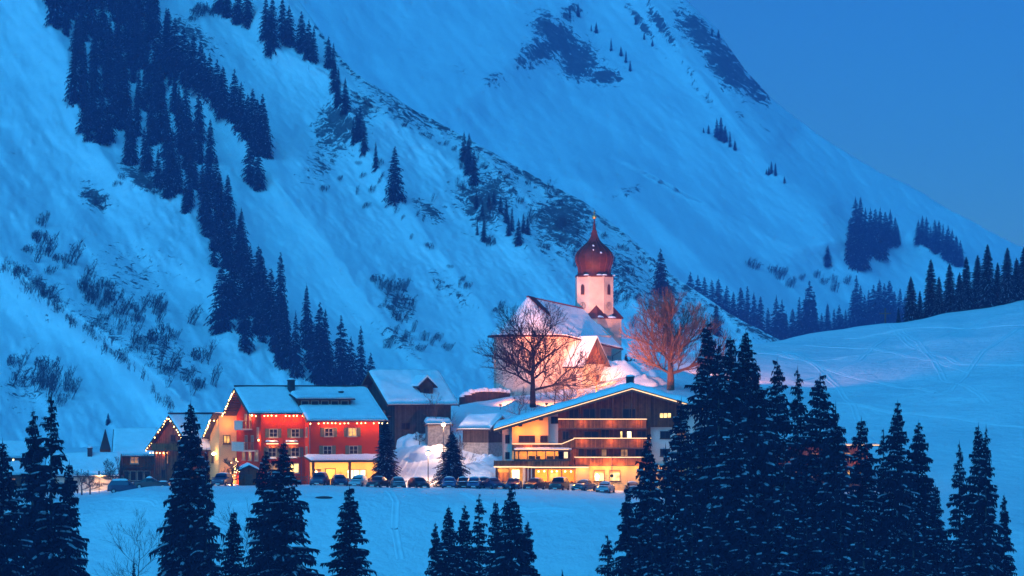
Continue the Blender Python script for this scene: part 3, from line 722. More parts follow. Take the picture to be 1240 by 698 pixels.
class Wall:
    """a wall plane in a building's own frame: o origin, ang direction along the wall; n points outward"""
    def __init__(s, rt, o, ang): s.r = rt; s.o = Vector((o[0], o[1], 0)); s.A = Vector((math.cos(ang), math.sin(ang), 0)); s.N = Vector((math.sin(ang), -math.cos(ang), 0))
    def pt(s, u, n, z): return s.o + s.A*u + s.N*n + Vector((0, 0, z))
    def box(s, mb, u0, u1, n0, n1, z0, z1):
        if u0 > u1: u0, u1 = u1, u0
        vs = [s.pt(*q) for q in ((u0,n1,z0),(u1,n1,z0),(u1,n0,z0),(u0,n0,z0),(u0,n1,z1),(u1,n1,z1),(u1,n0,z1),(u0,n0,z1))]
        mb.add(vs, [(0,3,2,1),(4,5,6,7),(0,1,5,4),(1,2,6,5),(2,3,7,6),(3,0,4,7)]); return mb
    def window(s, u, z, w, h, pane='glass', frame='frame_white', mull=1, bars=0, shutters=None, sill=True, fw=.09, name='window', n=0.0):
        """centre u, bottom z"""
        f = MB(); u0, u1 = u-w/2, u+w/2
        s.box(f, u0, u0+fw, n-.04, n+.09, z, z+h); s.box(f, u1-fw, u1, n-.04, n+.09, z, z+h)
        s.box(f, u0+fw, u1-fw, n-.04, n+.09, z, z+fw); s.box(f, u0+fw, u1-fw, n-.04, n+.09, z+h-fw, z+h)
        for k in range(mull):
            c = u0 + w*(k+1)/(mull+1); s.box(f, c-.04, c+.04, n-.04, n+.075, z+fw, z+h-fw)
        for k in range(bars):
            c = z + h*(k+1)/(bars+1); s.box(f, u0+fw, u1-fw, n-.04, n+.070, c-.03, c+.03)
        fo = f.build(name, M[frame], s.r)
        p = MB(); s.box(p, u0+fw*.6, u1-fw*.6, n+.004, n+.03, z+fw*.6, z+h-fw*.6); p.build('pane', M[pane], fo)
        if sill: q = MB(); s.box(q, u0-.08, u1+.08, n+.0, n+.16, z-.09, z-.002); q.build('sill', M[frame], fo)
        if shutters:
            for a, b in ((u0-.02-w*.42, u0-.03), (u1+.03, u1+.02+w*.42)):
                q = MB(); s.box(q, a, b, n+.004, n+.06, z-.03, z+h+.03); q.build('shutter', M[shutters], fo)
        return fo
def snow_slab(rows, x0, x1, th, seed=0, nx=40, parent=None, name='snow_cover', ex=.1, world=False, lift=.02, lump=.5, mt=None):
    """snow lying on a surface whose cross-profile is rows [(y, z)...], running from x0 to x1"""
    rg = np.random.RandomState(seed); prof = []
    for (a, b), (c, d) in zip(rows[:-1], rows[1:]):
        k = max(2, int(math.hypot(c-a, d-b)/.4))
        for i in range(k): prof.append((a+(c-a)*i/k, b+(d-b)*i/k))
    prof.append(rows[-1]); m = len(prof); vs = []; fs = []
    X = np.linspace(x0, x1, nx+1)
    for i in range(m):
        for j in range(nx+1):
            e = min(i, m-1-i)*.4; ejx = min(j, nx-j)*(x1-x0)/nx
            fall = min(1, math.sqrt(max(0, e)/.5+.04))*min(1, math.sqrt(max(0, ejx)/.4+.06))
            nz = mnoise.noise(Vector((X[j]*.35+seed*7, prof[i][0]*.5, seed))) + .4*mnoise.noise(Vector((X[j]*1.3+seed*3, prof[i][0]*1.4, 2)))
            z = prof[i][1] + lift + th*fall*(1 + lump*nz)
            wob = .08*mnoise.noise(Vector((X[j]*.9, i*.7, seed+5))) if i in (0, m-1) else 0
            vs.append((X[j], prof[i][0] + wob, z))
    n1 = nx+1
    for i in range(m-1):
        for j in range(nx): fs.append((i*n1+j, i*n1+j+1, (i+1)*n1+j+1, (i+1)*n1+j))
    base = len(vs); vs += [(X[j], prof[i][0], prof[i][1]+lift) for i in range(m) for j in range(nx+1)]
    for i in range(m-1):
        for j in (0, nx):
            a, b = i*n1+j, (i+1)*n1+j; fs.append((a, b, b+base, a+base))
    for j in range(nx):
        for i in (0, m-1):
            a, b = i*n1+j, i*n1+j+1; fs.append((a, b, b+base, a+base))
    return link(name, new_mesh(name, vs, fs, mt or M['snow'], smooth=True), parent)
def gable_roof(rt, x0, x1, prof, deck=.16, snow=.4, seed=1, mt='roof_deck', name='roof', nx=40, fascia='wood_trim', lump=.5, snow_prof=None):
    """ridge along local x; prof = [(y, z) eave, ridge, eave] top of deck"""
    mb = MB(); n = len(prof)
    for (a, b), (c, d) in zip(prof[:-1], prof[1:]):
        mb.prism([(x0, a, b), (x0, c, d), (x0, c, d-deck), (x0, a, b-deck)], (x1-x0, 0, 0))
    ro = mb.build(name, M[mt], rt)
    if snow: snow_slab(snow_prof or prof, x0+.05, x1-.05, snow, seed, nx, ro, lump=lump)
    for xx in (x0, x1):
        f = MB()
        for (a, b), (c, d) in zip(prof[:-1], prof[1:]):
            f.prism([(xx-.05, a, b+.03), (xx-.05, c, d+.03), (xx-.05, c, d-deck-.16), (xx-.05, a, b-deck-.16)], (.10, 0, 0))
        f.build('bargeboard', M[fascia], ro)
    return ro
def house_body(rt, x0, x1, y0, y1, zb, prof, m, name='wall'):
    """walls with gables under the roof profile (y, z) clipped to y0..y1; one mesh"""
    ys = [q[0] for q in prof]; zs = [q[1] for q in prof]
    pr = [(y0, float(np.interp(y0, ys, zs)))] + [(a, b) for a, b in prof if y0 < a < y1] + [(y1, float(np.interp(y1, ys, zs)))]
    poly = [(x0, y0, zb)] + [(x0, a, b-.17) for a, b in pr] + [(x0, y1, zb)]
    return MB().prism(poly, (x1-x0, 0, 0)).build(name, M[m], rt)
BR = random.Random(8)
def bulbs(rt, pts_, lbl, watts, every, name='string_lights', r=.075, drop=.06, lcol=WARM, step=.55):
    """a string of bulbs along a polyline (building frame), with real light from every n-th bulb"""
    P_ = [Vector(p) for p in pts_]; L = [0]
    for a, b in zip(P_[:-1], P_[1:]): L.append(L[-1] + (b-a).length)
    n = int(L[-1]/step); s = link(name, MB().tube(P_, .015, 4).build_mesh(name, M['frame_dark']), rt)
    for i in range(n+1):
        d = L[-1]*i/max(1, n)
        for k in range(len(P_)-1):
            if d <= L[k+1] + 1e-6: p = P_[k].lerp(P_[k+1], (d-L[k])/(L[k+1]-L[k])); break
        if BR.random() < .14 and 0 < i < n: continue
        p = p + Vector((BR.uniform(-.1, .1), BR.uniform(-.05, .05), -drop - BR.random()*.08))
        o = link('bulb', BULB, s, p); o.scale = (r, r, r*1.2)
        if watts and i % every == every//2: plight('bulb_light', p + Vector((0, 0, -.12)), lcol, watts, .08, rt)
    return s
def _bm(s, name, m): return new_mesh(name, s.v, s.f, m)
MB.build_mesh = _bm
_b = MB().lathe([(.35, -.9), (.9, -.45), (1, 0), (.8, .5), (.3, .9)], 8); BULB = _b.build_mesh('bulb', M['bulb'])
def chimney(rt, x, y, z0, z1, w=.5, snow=True):
    c = MB().box(x-w/2, x+w/2, y-w/2, y+w/2, z0, z1).box(x-w/2-.06, x+w/2+.06, y-w/2-.06, y+w/2+.06, z1-.14, z1-.003)
    o = c.build('chimney', M['roof_deck'], rt)
    if snow: MB().lathe([(w*.55, 0), (w*.6, .08), (w*.4, .2), (w*.12, .26)], 10, (x, y, z1)).build('snow_cap', M['snow'], o, smooth=True)

# ================================================================== RED HOTEL
hb = P(316, 480, 428); hb.z = T - .05
red = root('red_hotel', hb, R(20), 'red plastered mountain hotel with shuttered windows, roof edge strung with bulbs and a lit porch', 'hotel')
PH = [(-.9, 9.56), (6.2, 12.80), (12.9, 8.85)]
PA = [(12.9, 8.85), (19.2, 5.2)]
def prz(y, pr): return float(np.interp(y, [q[0] for q in pr], [q[1] for q in pr]))
house_body(red, 0, 5.9, 0, 12, -1, PH, 'red')
PHB = [(-3.0, 8.60), (6.2, 12.80), (12.9, 8.85)]
house_body(red, 5.9, 15.4, -2.0, 12.2, -1, PHB, 'red', 'wall')
# roof: one deck, the right-hand part reaching further down at the front
gable_roof(red, -1.9, 5.35, PH, seed=3, snow=.26, lump=.25)
gable_roof(red, 5.35, 16.4, PHB, seed=4, snow=.26, lump=.25)
MB().box(-1.9, 16.4, 6.05, 6.35, 12.98, 13.20).build('ridge_cap', M['roof_deck'], red)
# annex with cream walls behind the gable
house_body(red, -2.4, 4, 12.0, 18.4, -1, [(12, 9.35), (12.9, 8.85), (19.2, 5.2)], 'cream_lamplit')
gable_roof(red, -3.3, 5, [(11.7, 9.5), (19.3, 5.1)], seed=5, snow=.3, lump=.3)
fr = Wall(red, (0, 0), 0); frB = Wall(red, (0, -2.0), 0); lf = Wall(red, (0, 0), R(-90)); lfB = Wall(red, (5.9, 0), R(-90))
def uA(px): return (px-316)*.1139
def uB(px): return (px-316-6.4)*.1139
zz = lambda py, Y=428: (HY-py)/F*Y - T
for px in (330.5, 356.5): fr.window(uA(px), zz(529.5), 1.15, 1.12, shutters='shutter', mull=1, bars=1)
for px in (329, 356.5): fr.window(uA(px), zz(553), 1.15, 1.2, pane='glass', shutters='shutter', mull=1, bars=1)
for px, pn in ((329, 'lit_dim'), (354.5, 'lit_yellow')): fr.window(uA(px), zz(573), 1.5, 1.3, pane=pn, mull=1, frame='frame_white')
for px, pn in ((397.5, 'glass'), (425.5, 'lit_warm')): frB.window(uB(px), zz(528.5), 1.2, 1.12, pane=pn, shutters='shutter', mull=1, bars=1)
for px in (396, 427): frB.window(uB(px), zz(550.5), 1.2, 1.15, pane='glass', shutters='shutter', mull=1, bars=1)
for z in (zz(529), zz(552)): lfB.window(1.0, z, .75, 1.25, pane='glass', frame='frame_white', shutters=None)
# lit window canopies
for px, py, pn in ((328, 535.5, 1), (351.5, 535.5, 1), (326, 556, 0), (350.5, 555.5, 0)):
    a = uA(px); z = zz(py)
    c = MB(); fr.box(c, a-.85, a+.85, .02, .75, z-.02, z+.06)
    co = c.build('canopy', M['wood_trim'], red)
    s_ = MB().add([fr.pt(a-.82, .05, z+.08), fr.pt(a+.82, .05, z+.08), fr.pt(a+.82, .72, z+.08), fr.pt(a-.82, .72, z+.08), fr.pt(a-.7, .08, z+.30), fr.pt(a+.7, .08, z+.30), fr.pt(a+.68, .6, z+.22), fr.pt(a-.68, .6, z+.22)], [(0,3,2,1),(4,5,6,7),(0,1,5,4),(1,2,6,5),(2,3,7,6),(3,0,4,7)])
    s_.build('snow_cover', M['snow'], co, smooth=True)
    if pn:
        t_ = MB(); fr.box(t_, a-.8, a+.8, .55, .62, z-.24, z-.10); t_.build('light_tube', M['led'], co)
        plight('canopy_light', fr.pt(a, .75, z-.35), (1, .45, .12), 12, .3, red)
        plight('canopy_light', fr.pt(a, .95, z+.45), (1, .62, .25), 5, .3, red)
    fl = MB()
    for k in range(9): fr.box(fl, a-.8+k*.2, a-.8+k*.2+.14, .3, .5, z-.75, z-.45 + .06*(k % 2))
    if pn: fl.build('flower_box', M['wood_rail'], co)
# gable side: windows, two balconies, doors
lf.window(-1.3, zz(530), .9, 1.35, frame='frame_white', pane='glass')
for u, pn in ((-2.0, 'glass'), (-5.1, 'lit_dim'), (-8.2, 'lit_dim')): lf.window(u, zz(558), 1.5, 1.4, pane=pn, mull=1)
for u in (-5.0, -7.2): lf.window(u, zz(520), 1.0, 2.0, pane='lit_dim', frame='frame_white', sill=False, name='door')
for u in (-4.0, -7.0): lf.window(u, zz(546), 1.2, 2.0, pane='glass', frame='frame_white', sill=False, name='door')
lf.window(-6.2, zz(498), .8, .9, pane='lit_dim', frame='frame_white')
for v0, v1, z, dp in ((2.5, 8.6, zz(547), 1.6), (4.2, 8.4, zz(521), 1.3)):
    b = MB(); b.box(-dp, -.003, v0, v1, z, z+.18); bo = b.build('balcony', M['cream'], red)
    r_ = MB(); r_.box(-dp, -dp+.08, v0, v1, z+.2, z+1.15); r_.box(-dp-.05, -dp+.12, v0-.05, v1, z+1.16, z+1.24)
    r_.build('parapet', M['cream'], bo)
    s_ = MB(); k = -dp
    while k < -.1: s_.box(k, k+.10, v0, v0+.07, z+.2, z+1.15); k += .26
    s_.box(-dp, 0, v0-.04, v0+.1, z+1.16, z+1.22); s_.build('slatted_rail', M['wood_rail'], bo)
for u, z in ((-3.6, zz(503)), (-4.9, zz(501)), (-.35, zz(533))):
    l_ = MB().lathe([(.05, -.1), (.13, 0), (.05, .12)], 8, lf.pt(u, .22, z)); l_.build('wall_lamp', M['bulb'], red)
    plight('wall_lamp_light', lf.pt(u, .5, z), WARM, 14, .1, red)
an = Wall(red, (0, 12.0), 0); al = Wall(red, (-2.4, 18.4), R(-90))
an.window(-1.35, zz(537, 440), .95, 1.15, pane='lit_warm', frame='frame_dark', mull=1)
an.window(-1.3, zz(584, 440), 1.1, 1.1, pane='lit_yellow', frame='frame_dark', mull=0)
al.window(3.2, zz(560, 440), .8, 1.3, pane='glass', frame='frame_dark'); al.window(1.6, zz(533, 440), .6, 1.0, pane='glass', frame='frame_dark')
l_ = MB().lathe([(.05, -.2), (.3, -.05), (.12, .18)], 8, al.pt(5.2, .4, zz(549, 440))); l_.build('wall_lamp', M['lamp'], red)
plight('wall_lamp_light', al.pt(5.2, .8, zz(550, 440)), (1, .5, .2), 20, .15, red)
plight('annex_glow', an.pt(-1.3, 1.2, zz(513, 440)), WARM, 30, .15, red)
plight('annex_glow', an.pt(-1.0, 1.0, zz(585, 440)), AMBER, 40, .2, red)
# dormer band, chimney, roof hatches
gz0 = prz(2.0, PHB)
MB().box(5.4, 12.4, .9, 3.0, gz0-.9, gz0+.52).build('dormer', M['wood_dark'], red)
dm = bpy.data.objects['dormer']
snow_slab([(.35, gz0+.55), (3.4, gz0+1.18)], 4.9, 12.8, .22, 6, 20, dm)
MB().prism([(4.8, .3, gz0+.5), (4.8, 3.6, gz0+1.15), (4.8, 3.6, gz0+1.0), (4.8, .3, gz0+.35)], (8.1, 0, 0)).build('dormer_roof', M['roof_deck'], dm)
dw = Wall(dm, (0, .9), 0)
for k in range(5): dw.window(6.2 + k*1.35, gz0-.32, 1.05, .62, pane='glass', frame='frame_white', sill=False, mull=0)
chimney(red, 5.6, 5.3, 12.0, 13.9, .8); chimney(red, 12.0, 3.8, 11.4, 12.4, .5)
# lights on the roof edges
bulbs(red, [(-1.0, -.75, 9.30), (5.3, -.75, 9.30)], '', 22, 3)
bulbs(red, [(5.9, -2.75, 8.32), (16.2, -2.75, 8.32)], '', 15, 3)
bulbs(red, [(-1.97, 6.2, 12.6), (-1.97, 12.9, 8.65)], '', 7, 5, step=.42)
bulbs(red, [(-1.97, 12.9, 8.65), (-3.37, 12.9, 8.60), (-3.37, 19.2, 5.0)], '', 5, 5, step=.42)
# porch
pz = zz(558)
MB().prism([(5.2, -5.4, pz+.1), (5.2, -2.05, pz+.62), (5.2, -2.05, pz+.40), (5.2, -5.4, pz-.14)], (10.9, 0, 0)).build('porch_roof', M['roof_deck'], red)
po = bpy.data.objects['porch_roof']; snow_slab([(-5.5, pz+.12), (-2.1, pz+.66)], 5.15, 16.15, .3, 7, 30, po)
for x in (5.6, 10.5, 15.9): MB().box(x-.14, x+.14, -5.1, -4.8, 0, pz-.1).build('porch_post', M['wood_dark'], red)
pw = Wall(red, (0, -2.02), 0)
c = MB(); pw.box(c, 5.95, 15.35, 0.0, .03, 0, pz-.05); c.build('porch_wall', M['cream_lamplit'], red)
c = MB(); pw.box(c, 8.15, 9.35, .035, .10, .3, 2.25); pd = c.build('door', glow('lit_door', (1, .44, .05), .75, .25, 1.0), red)
c = MB(); pw.box(c, 8.02, 8.15, .035, .13, .3, 2.4); pw.box(c, 9.35, 9.48, .035, .13, .3, 2.4); pw.box(c, 8.15, 9.35, .035, .13, 2.25, 2.4); c.build('door_frame', M['wood_trim'], pd)
pw.window(12.3, .95, 2.6, 1.25, pane='lit_bright', frame='wood_trim', mull=2, n=.035)
# carved shield and star on the porch wall
sh = MB(); q = [(-.0, -.55), (.28, -.30), (.36, .1), (.30, .5), (-.30, .5), (-.36, .1), (-.28, -.30)]
sh.prism([pw.pt(7.15+a, .05, 1.75+b) for a, b in q], pw.N*.08); sh.build('wall_shield', mat('carved_wood', (.32, .15, .05), .7), red)
sh = MB()
pw.box(sh, 6.83, 7.47, .135, .16, 2.08, 2.28); sh.build('shield_band', M['frame_dark'], red)
st = MB(); q = [(math.sin(i*math.pi/5)*(.28 if i % 2 == 0 else .12), math.cos(i*math.pi/5)*(.28 if i % 2 == 0 else .12)) for i in range(10)]
st.prism([pw.pt(10.15+a, .05, 1.75+b) for a, b in q], pw.N*.06); st.build('wall_star', mat('straw_star', (.5, .25, .06), .7), red)
rl = MB()
rl.box(5.5, 16.0, -5.05, -4.95, .95, 1.05); k = 5.5
while k < 16: rl.box(k, k+.16, -5.03, -4.97, .0, .95); k += .22
rl.build('balustrade', M['wood_dark'], red)
for x in (6.1, 10.4): 
    MB().lathe([(.04, -.15), (.15, 0), (.04, .15)], 8, (x, -4.6, 2.0)).build('porch_lamp', M['bulb'], red)
for x, wt in ((6.6, 34), (9.0, 38), (11.4, 38), (14.2, 34)): plight('porch_light', (x, -3.6, 2.35), (1, .50, .12), wt, .15, red)
MB().tube([(5.95, -2.15, 0), (5.95, -2.15, 8.2)], .06, 6).build('downpipe', M['metal'], red)
# rafters seen under the left overhang
rf = MB()
for k in range(12):
    y = 6.6 + k*.52; rf.box(-1.8, -.05, y, y+.12, prz(y, PH)-.36, prz(y, PH)-.18)
rf.build('rafter_ends', M['wood_trim'], red)

# ================================================================== WOODEN CHALET with light-strung gable
cb = P(204, 480, 443); cb.z = T - .05
ch = root('wooden_chalet', cb, R(48), 'brown timber chalet whose steep gable is outlined with bulbs, left of the red hotel', 'chalet')
PC = [(-4.6, 4.55), (0, 9.15), (4.6, 4.55)]
house_body(ch, .9, 12, -3.5, 3.5, -1, PC, 'wood_chalet')
gable_roof(ch, 0, 11.6, PC, seed=8, snow=.28, lump=.3)
MB().box(0, 11.6, -.14, .14, 9.36, 9.55).build('ridge_cap', M['roof_deck'], ch)
bulbs(ch, [(-.07, 4.5, 4.5), (-.07, 0, 9.0), (-.07, -4.5, 4.5)], '', 5, 5, step=.5)
bulbs(ch, [(.75, 4.5, 4.2), (.75, 1.2, 4.2)], '', 8, 3, step=.6)
cw = Wall(ch, (.9, 3.5), R(-90))
cw.window(2.2, 2.6, .8, 1.2, pane='lit_dim', frame='wood_trim'); cw.window(4.6, 2.6, .8, 1.2, pane='glass', frame='wood_trim'); cw.window(3.5, 5.6, 1.0, 1.0, pane='glass', frame='wood_trim'); cw.window(1.6, .6, .9, 1.3, pane='glass', frame='wood_trim')
b = MB(); b.box(-.2, .88, -3.2, 3.2, 4.6-.2, 4.6-.05); bo = b.build('balcony', M['wood_trim'], ch)
b = MB(); b.box(-.2, -.12, -3.2, 3.2, 4.56, 5.4); b.build('railing', M['wood_rail'], bo)
b = MB(); b.box(.35, .52, 3.1, 3.3, -1, 4.4); b.box(.35, .52, .9, 1.1, -1, 4.4); b.build('post', M['wood_trim'], ch)

# ================================================================== low houses on the left
def simple_house(name, px, Y, rz, label, L, Dp, eave, ridge, wallm, cat='house', over=.5, snow=.3, seed=1, zg=None, roofm='roof_deck', lump=.35):
    b = P(px, 480, Y); b.z = zg if zg is not None else T
    r = root(name, b, rz, label, cat)
    k = (ridge-eave)/(Dp/2); pr = [(-over, eave-k*over), (Dp/2, ridge), (Dp+over, eave-k*over)]
    house_body(r, 0, L, 0, Dp, -1.5, pr, wallm); gable_roof(r, -over, L+over, pr, seed=seed, snow=snow, mt=roofm, lump=lump)
    return r, Wall(r, (0, 0), 0), Wall(r, (0, 0), R(-90)), Wall(r, (L, 0), R(90)), pr
# dark house with snowy roof and row of white framed panes
r, f_, l_, rr_, pr = simple_house('timber_house', 140, 450, R(4), 'dark timber house with a broad snowy roof and white framed ground floor panes', 5.2, 9, 3.9, 7.1, 'wood_dark', seed=11)
f_.window(2.55, 2.5, 1.15, 1.15, pane='lit_dim', frame='frame_white', mull=1)
for k in range(5): f_.window(.5 + k*.95, .15, .85, 1.4, pane='glass', frame='frame_white', mull=0, sill=False, name='glazed_door')
MB().box(-.3, 5.4, -.45, -.02, 1.9, 2.0).build('pent_roof', M['roof_deck'], r)
sp_ = P(127.5, 480, 446); sp_.z = T
tu = MB().box(-.7, .7, -.7, .7, 0, 4.5); t_ = root('small_turret', sp_, R(10), 'small turret with a pointed dark roof between the two snowy low roofs', 'turret')
tu.build('wall', M['wood_dark'], t_); MB().lathe([(1.02, 4.5), (.5, 5.9), (.05, 7.25)], 4, rot=R(45)).build('roof', M['roof_deck'], t_)
# pale garage with lit wall and lettering
r, f_, l_, rr_, pr = simple_house('garage_house', 60, 431, R(3), 'pale garage house with a lamp glowing on its lettered wall under a thick snow roof', 8.35, 8, 2.6, 4.95, 'cream', seed=12, zg=T-.9, over=.7)
chimney(r, 5.0, 3.2, 4.5, 5.8, .6)
tc = bpy.data.curves.new('lettering', 'FONT'); tc.body = 'Haller Mitteur'; tc.space_character = .8; tc.size = .48; tc.extrude = .01
to = bpy.data.objects.new('lettering_tmp', tc); COL.objects.link(to)
dg = bpy.context.evaluated_depsgraph_get(); me = bpy.data.meshes.new_from_object(to.evaluated_get(dg)); me.materials.clear(); me.materials.append(mat('letter_paint', (.06, .04, .04), .6))
bpy.data.objects.remove(to)
o = link('lettering', me, r, (5.7, -.03, 1.0)); o.rotation_euler = (R(90), 0, 0)
MB().box(6.3, 6.9, -.45, -.03, 2.35, 2.55).build('flood_lamp', M['lamp'], r)
plight('flood_lamp_light', (6.6, -.9, 2.2), (1, .46, .12), 42, .15, r)
# far left houses
r, f_, l_, rr_, pr = simple_house('far_left_house', -10, 452, R(2), 'dark timber house at the left picture edge with one small lit window', 5.4, 8, 3.4, 5.2, 'wood_dark', seed=13, zg=T+.1)
f_.window(2.95, 2.4, .4, .8, pane='lit_bright', frame='wood_trim', mull=0)
r, f_, l_, rr_, pr = simple_house('lean_to_cottage', 3, 436, R(35), 'low reddish cottage with a tilted snow roof beside the left picture edge', 3.2, 4, 2.2, 3.4, 'wood_chalet', 'cottage', seed=14, zg=T-.6)
rr_.window(1.6, 1.3, .6, .6, pane='lit_dim', frame='wood_trim'); f_.window(1.6, .9, .6, .6, pane='lit_dim', frame='wood_trim')

# ================================================================== dark barn with dormer
bb = P(478, 480, 452); bb.z = -6.2
ba = root('dark_barn', bb, R(25), 'weathered dark timber barn with a snowy roof and one gabled dormer', 'barn')
PB = [(-.8, 5.05), (6.0, 9.55), (12.6, 5.0)]
house_body(ba, 0, 8.4, 0, 11.8, -5, PB, 'wood_barn'); gable_roof(ba, -1.4, 9.3, PB, seed=15, snow=.4)
bw = Wall(ba, (0, 0), 0); bl = Wall(ba, (0, 0), R(-90))
dz = prz(2.2, PB)
dmr = MB().prism([(4.2, .9, dz-1.2), (6.1, .9, dz-1.2), (6.1, .9, dz+.7), (5.15, .9, dz+1.55), (4.2, .9, dz+.7)], (0, 3.0, 0)).build('dormer', M['wood_barn'], ba)
for s_ in (-1, 1):
    MB().prism([(5.15, .45, dz+1.75), (5.15+s_*1.45, .45, dz+.45), (5.15+s_*1.45, .45, dz+.30), (5.15, .45, dz+1.60)], (0, 4.0, 0)).build('dormer_roof', M['roof_deck'], dmr)
sn = MB()
sn.prism([(5.10, .6, dz+1.78), (3.75, .6, dz+.55), (3.75, .6, dz+.85), (5.10, .6, dz+2.08)], (0, 3.9, 0)); sn.prism([(5.2, .6, dz+1.78), (5.2, .6, dz+2.05), (6.5, .6, dz+.80), (6.5, .6, dz+.55)], (0, 3.9, 0)); sn.build('snow_cover', M['snow'], dmr)
Wall(dmr, (0, .9), 0).window(5.15, dz-.7, 1.0, 1.0, pane='glass', frame='frame_dark', sill=False)
bw.window(1.6, 1.6, 1.4, 1.0, pane='glass', frame='frame_dark', sill=False); bw.window(5.0, 1.7, .8, .8, pane='glass', frame='frame_dark', sill=False)
bl.window(-3.0, 1.0, 1.2, 2.2, pane='glass', frame='wood_trim', sill=False, name='barn_door'); bl.window(-7.0, 4.6, .9, .9, pane='glass', frame='frame_dark')
b = MB(); b.box(-.9, -.02, 1.2, 10, 3.3, 3.45); b.box(-.9, -.82, 1.2, 10, 3.45, 4.3); b.build('gallery', M['wood_barn'], ba)
plight('barn_door_lamp', bl.pt(-2.0, 1.0, 3.6), (1, .5, .2), 6, .1, ba)
# hut below the barn
hu = P(518, 480, 447); hu.z = -5.2
ht = root('small_hut', hu, R(8), 'little plastered hut with a rounded snow cap just under the dark barn', 'hut')
MB().prism([(0, 0, -1.5), (0, 0, 1.35), (0, 1.5, 1.6), (0, 3, 1.3), (0, 3, -1.5)], (3.0, 0, 0)).build('wall', M['stone'], ht)
gable_roof(ht, -.35, 3.35, [(-.3, 1.4), (1.5, 1.75), (3.3, 1.4)], seed=16, snow=.6, nx=20, lump=.3)
# ================================================================== two storey shed with plinth
sb = P(561, 480, 446); sb.z = -8.0
s_r = root('hay_shed', sb, R(-32), 'hay shed of upright boards on a pale plinth, domed with deep snow', 'shed')
MB().box(0, 4.0, 0, 4.3, -1.5, 1.75).build('plinth', M['stone'], s_r)
MB().prism([(-.05, -.05, 1.76), (4.05, -.05, 1.76), (4.05, -.05, 3.9), (-.05, -.05, 3.9)], (0, 4.4, 0)).build('wall', M['wood_barn'], s_r)
MB().prism([(4.06, -.04, 3.9), (4.06, 4.3, 3.9), (4.06, 2.15, 4.9)], (-4.1, 0, 0)).build('gable', M['wood_barn'], s_r)
gable_roof(s_r, -.5, 4.9, [(-.9, 3.55), (2.15, 5.1), (5.1, 3.6)], seed=17, snow=.65, nx=26, lump=.35)
# ================================================================== long log wall with snow, on the meadow above
lw = P(553, 480, 482); lw.z = 0
lo = root('log_wall', (0, 0, 0), 0, 'long low wall of dark logs crossing the lit slope left of the church', 'log wall')
a0 = on_ground(556, 481); a1 = on_ground(618, 486); wm = MB()
for i in range(10):
    f0, f1 = i/10, (i+1)/10+.02; p = a0.lerp(a1, f0); q = a0.lerp(a1, min(1, f1))
    hgt = .35+1.15*math.sin(math.pi*min(1, .25+f0*.7)); p.z = gz(p.x, p.y)-.6; q.z = gz(q.x, q.y)-.6
    wm.prism([p, q, q + Vector((0, 0, hgt+.6)), p + Vector((0, 0, hgt+.62))], (0, .5, 0))
wm.build('wall', M['wood_barn'], lo)
sn = MB()
for i in range(11):
    p = a0.lerp(a1, (i+.5)/11); hgt = .35+1.15*math.sin(math.pi*min(1, .25+(i+.5)/11*.7)); z = gz(p.x, p.y)+hgt; rr = .28 + .35*((i*37 % 10)/10)
    sn.lathe([(rr*1.6, -.05), (rr*1.5, .08), (rr, .3+.1*(i % 3)), (.1, .42+.1*(i % 3))], 9, (p.x, p.y+.25, z-.05))
sn.build('snow_cover', M['snow'], lo, smooth=True)
# ================================================================== BIG CHALET HOTEL (right)
YB = 418.0
gb = P(608, 480, YB); gb.z = T - .05
bh = root('chalet_hotel', gb, 0, 'large timber and plaster hotel with a wide low gable, stacked balconies and golden restaurant windows', 'hotel')
ux = lambda px: (px-608)*YB/F
hz = lambda py, Y=YB: (HY-py)/F*Y - T
RX = ux(765)
def rz_(x): return hz(469) - abs(x-RX)*(.300 if x < RX else .285)
body = MB()
x0, x1 = 0.0, 31.0
body.prism([(x0, 1.2, -1.5), (x1, 1.2, -1.5), (x1, 1.2, rz_(x1)-.3), (RX, 1.2, rz_(RX)-.3), (x0, 1.2, rz_(x0)-.3)], (0, 14, 0)); body.build('wall', M['white_wall'], bh)
# roof: two slabs, ridge running away from the viewer
rf = MB(); ex0, ex1 = ux(598), ux(932)
for a, b in ((ex0, RX), (RX, ex1)):
    rf.prism([(a, -1.3, rz_(a)), (b, -1.3, rz_(b)), (b, -1.3, rz_(b)-.28), (a, -1.3, rz_(a)-.28)], (0, 18, 0))
ro = rf.build('roof', M['roof_deck'], bh)
def snow_y(prof, y0, y1, th, seed, par, lump=.35, ny=24):
    o = snow_slab([(-q[0], q[1]) for q in prof], y0, y1, th, seed, ny, par, lump=lump)   # turned a quarter
    o.rotation_euler = (0, 0, R(90)); return o
snow_y([(ex0-.05, rz_(ex0)), (RX, rz_(RX)), (ex1, rz_(ex1))], -1.3, 16.6, .62, 21, ro)
bg_ = MB()
for a, b in ((ex0, RX), (RX, ex1)): bg_.prism([(a, -1.42, rz_(a)-.02), (b, -1.42, rz_(b)-.02), (b, -1.42, rz_(b)-.5), (a, -1.42, rz_(a)-.5)], (0, .11, 0))
bg_.build('bargeboard', M['wood_trim'], ro)
def led(p, q, r=.055, nm='led_strip', par=None): 
    MB().tube([p, q], r, 5).build(nm, M['led'], par or bh)
led((ex0, -1.52, rz_(ex0)-.12), (ux(676), -1.52, rz_(ux(676))-.12)); led((ux(676), -1.50, rz_(ux(676))-.17), (RX, -1.50, rz_(RX)-.17)); led((RX, -1.50, rz_(RX)-.17), (ux(850), -1.50, rz_(ux(850))-.17), .07)
for px in (630, 655): 
    x = ux(px); MB().box(x-.25, x+.25, -1.2, 1.15, rz_(x)-.72, rz_(x)-.32).build('purlin_end', M['wood_trim'], bh)
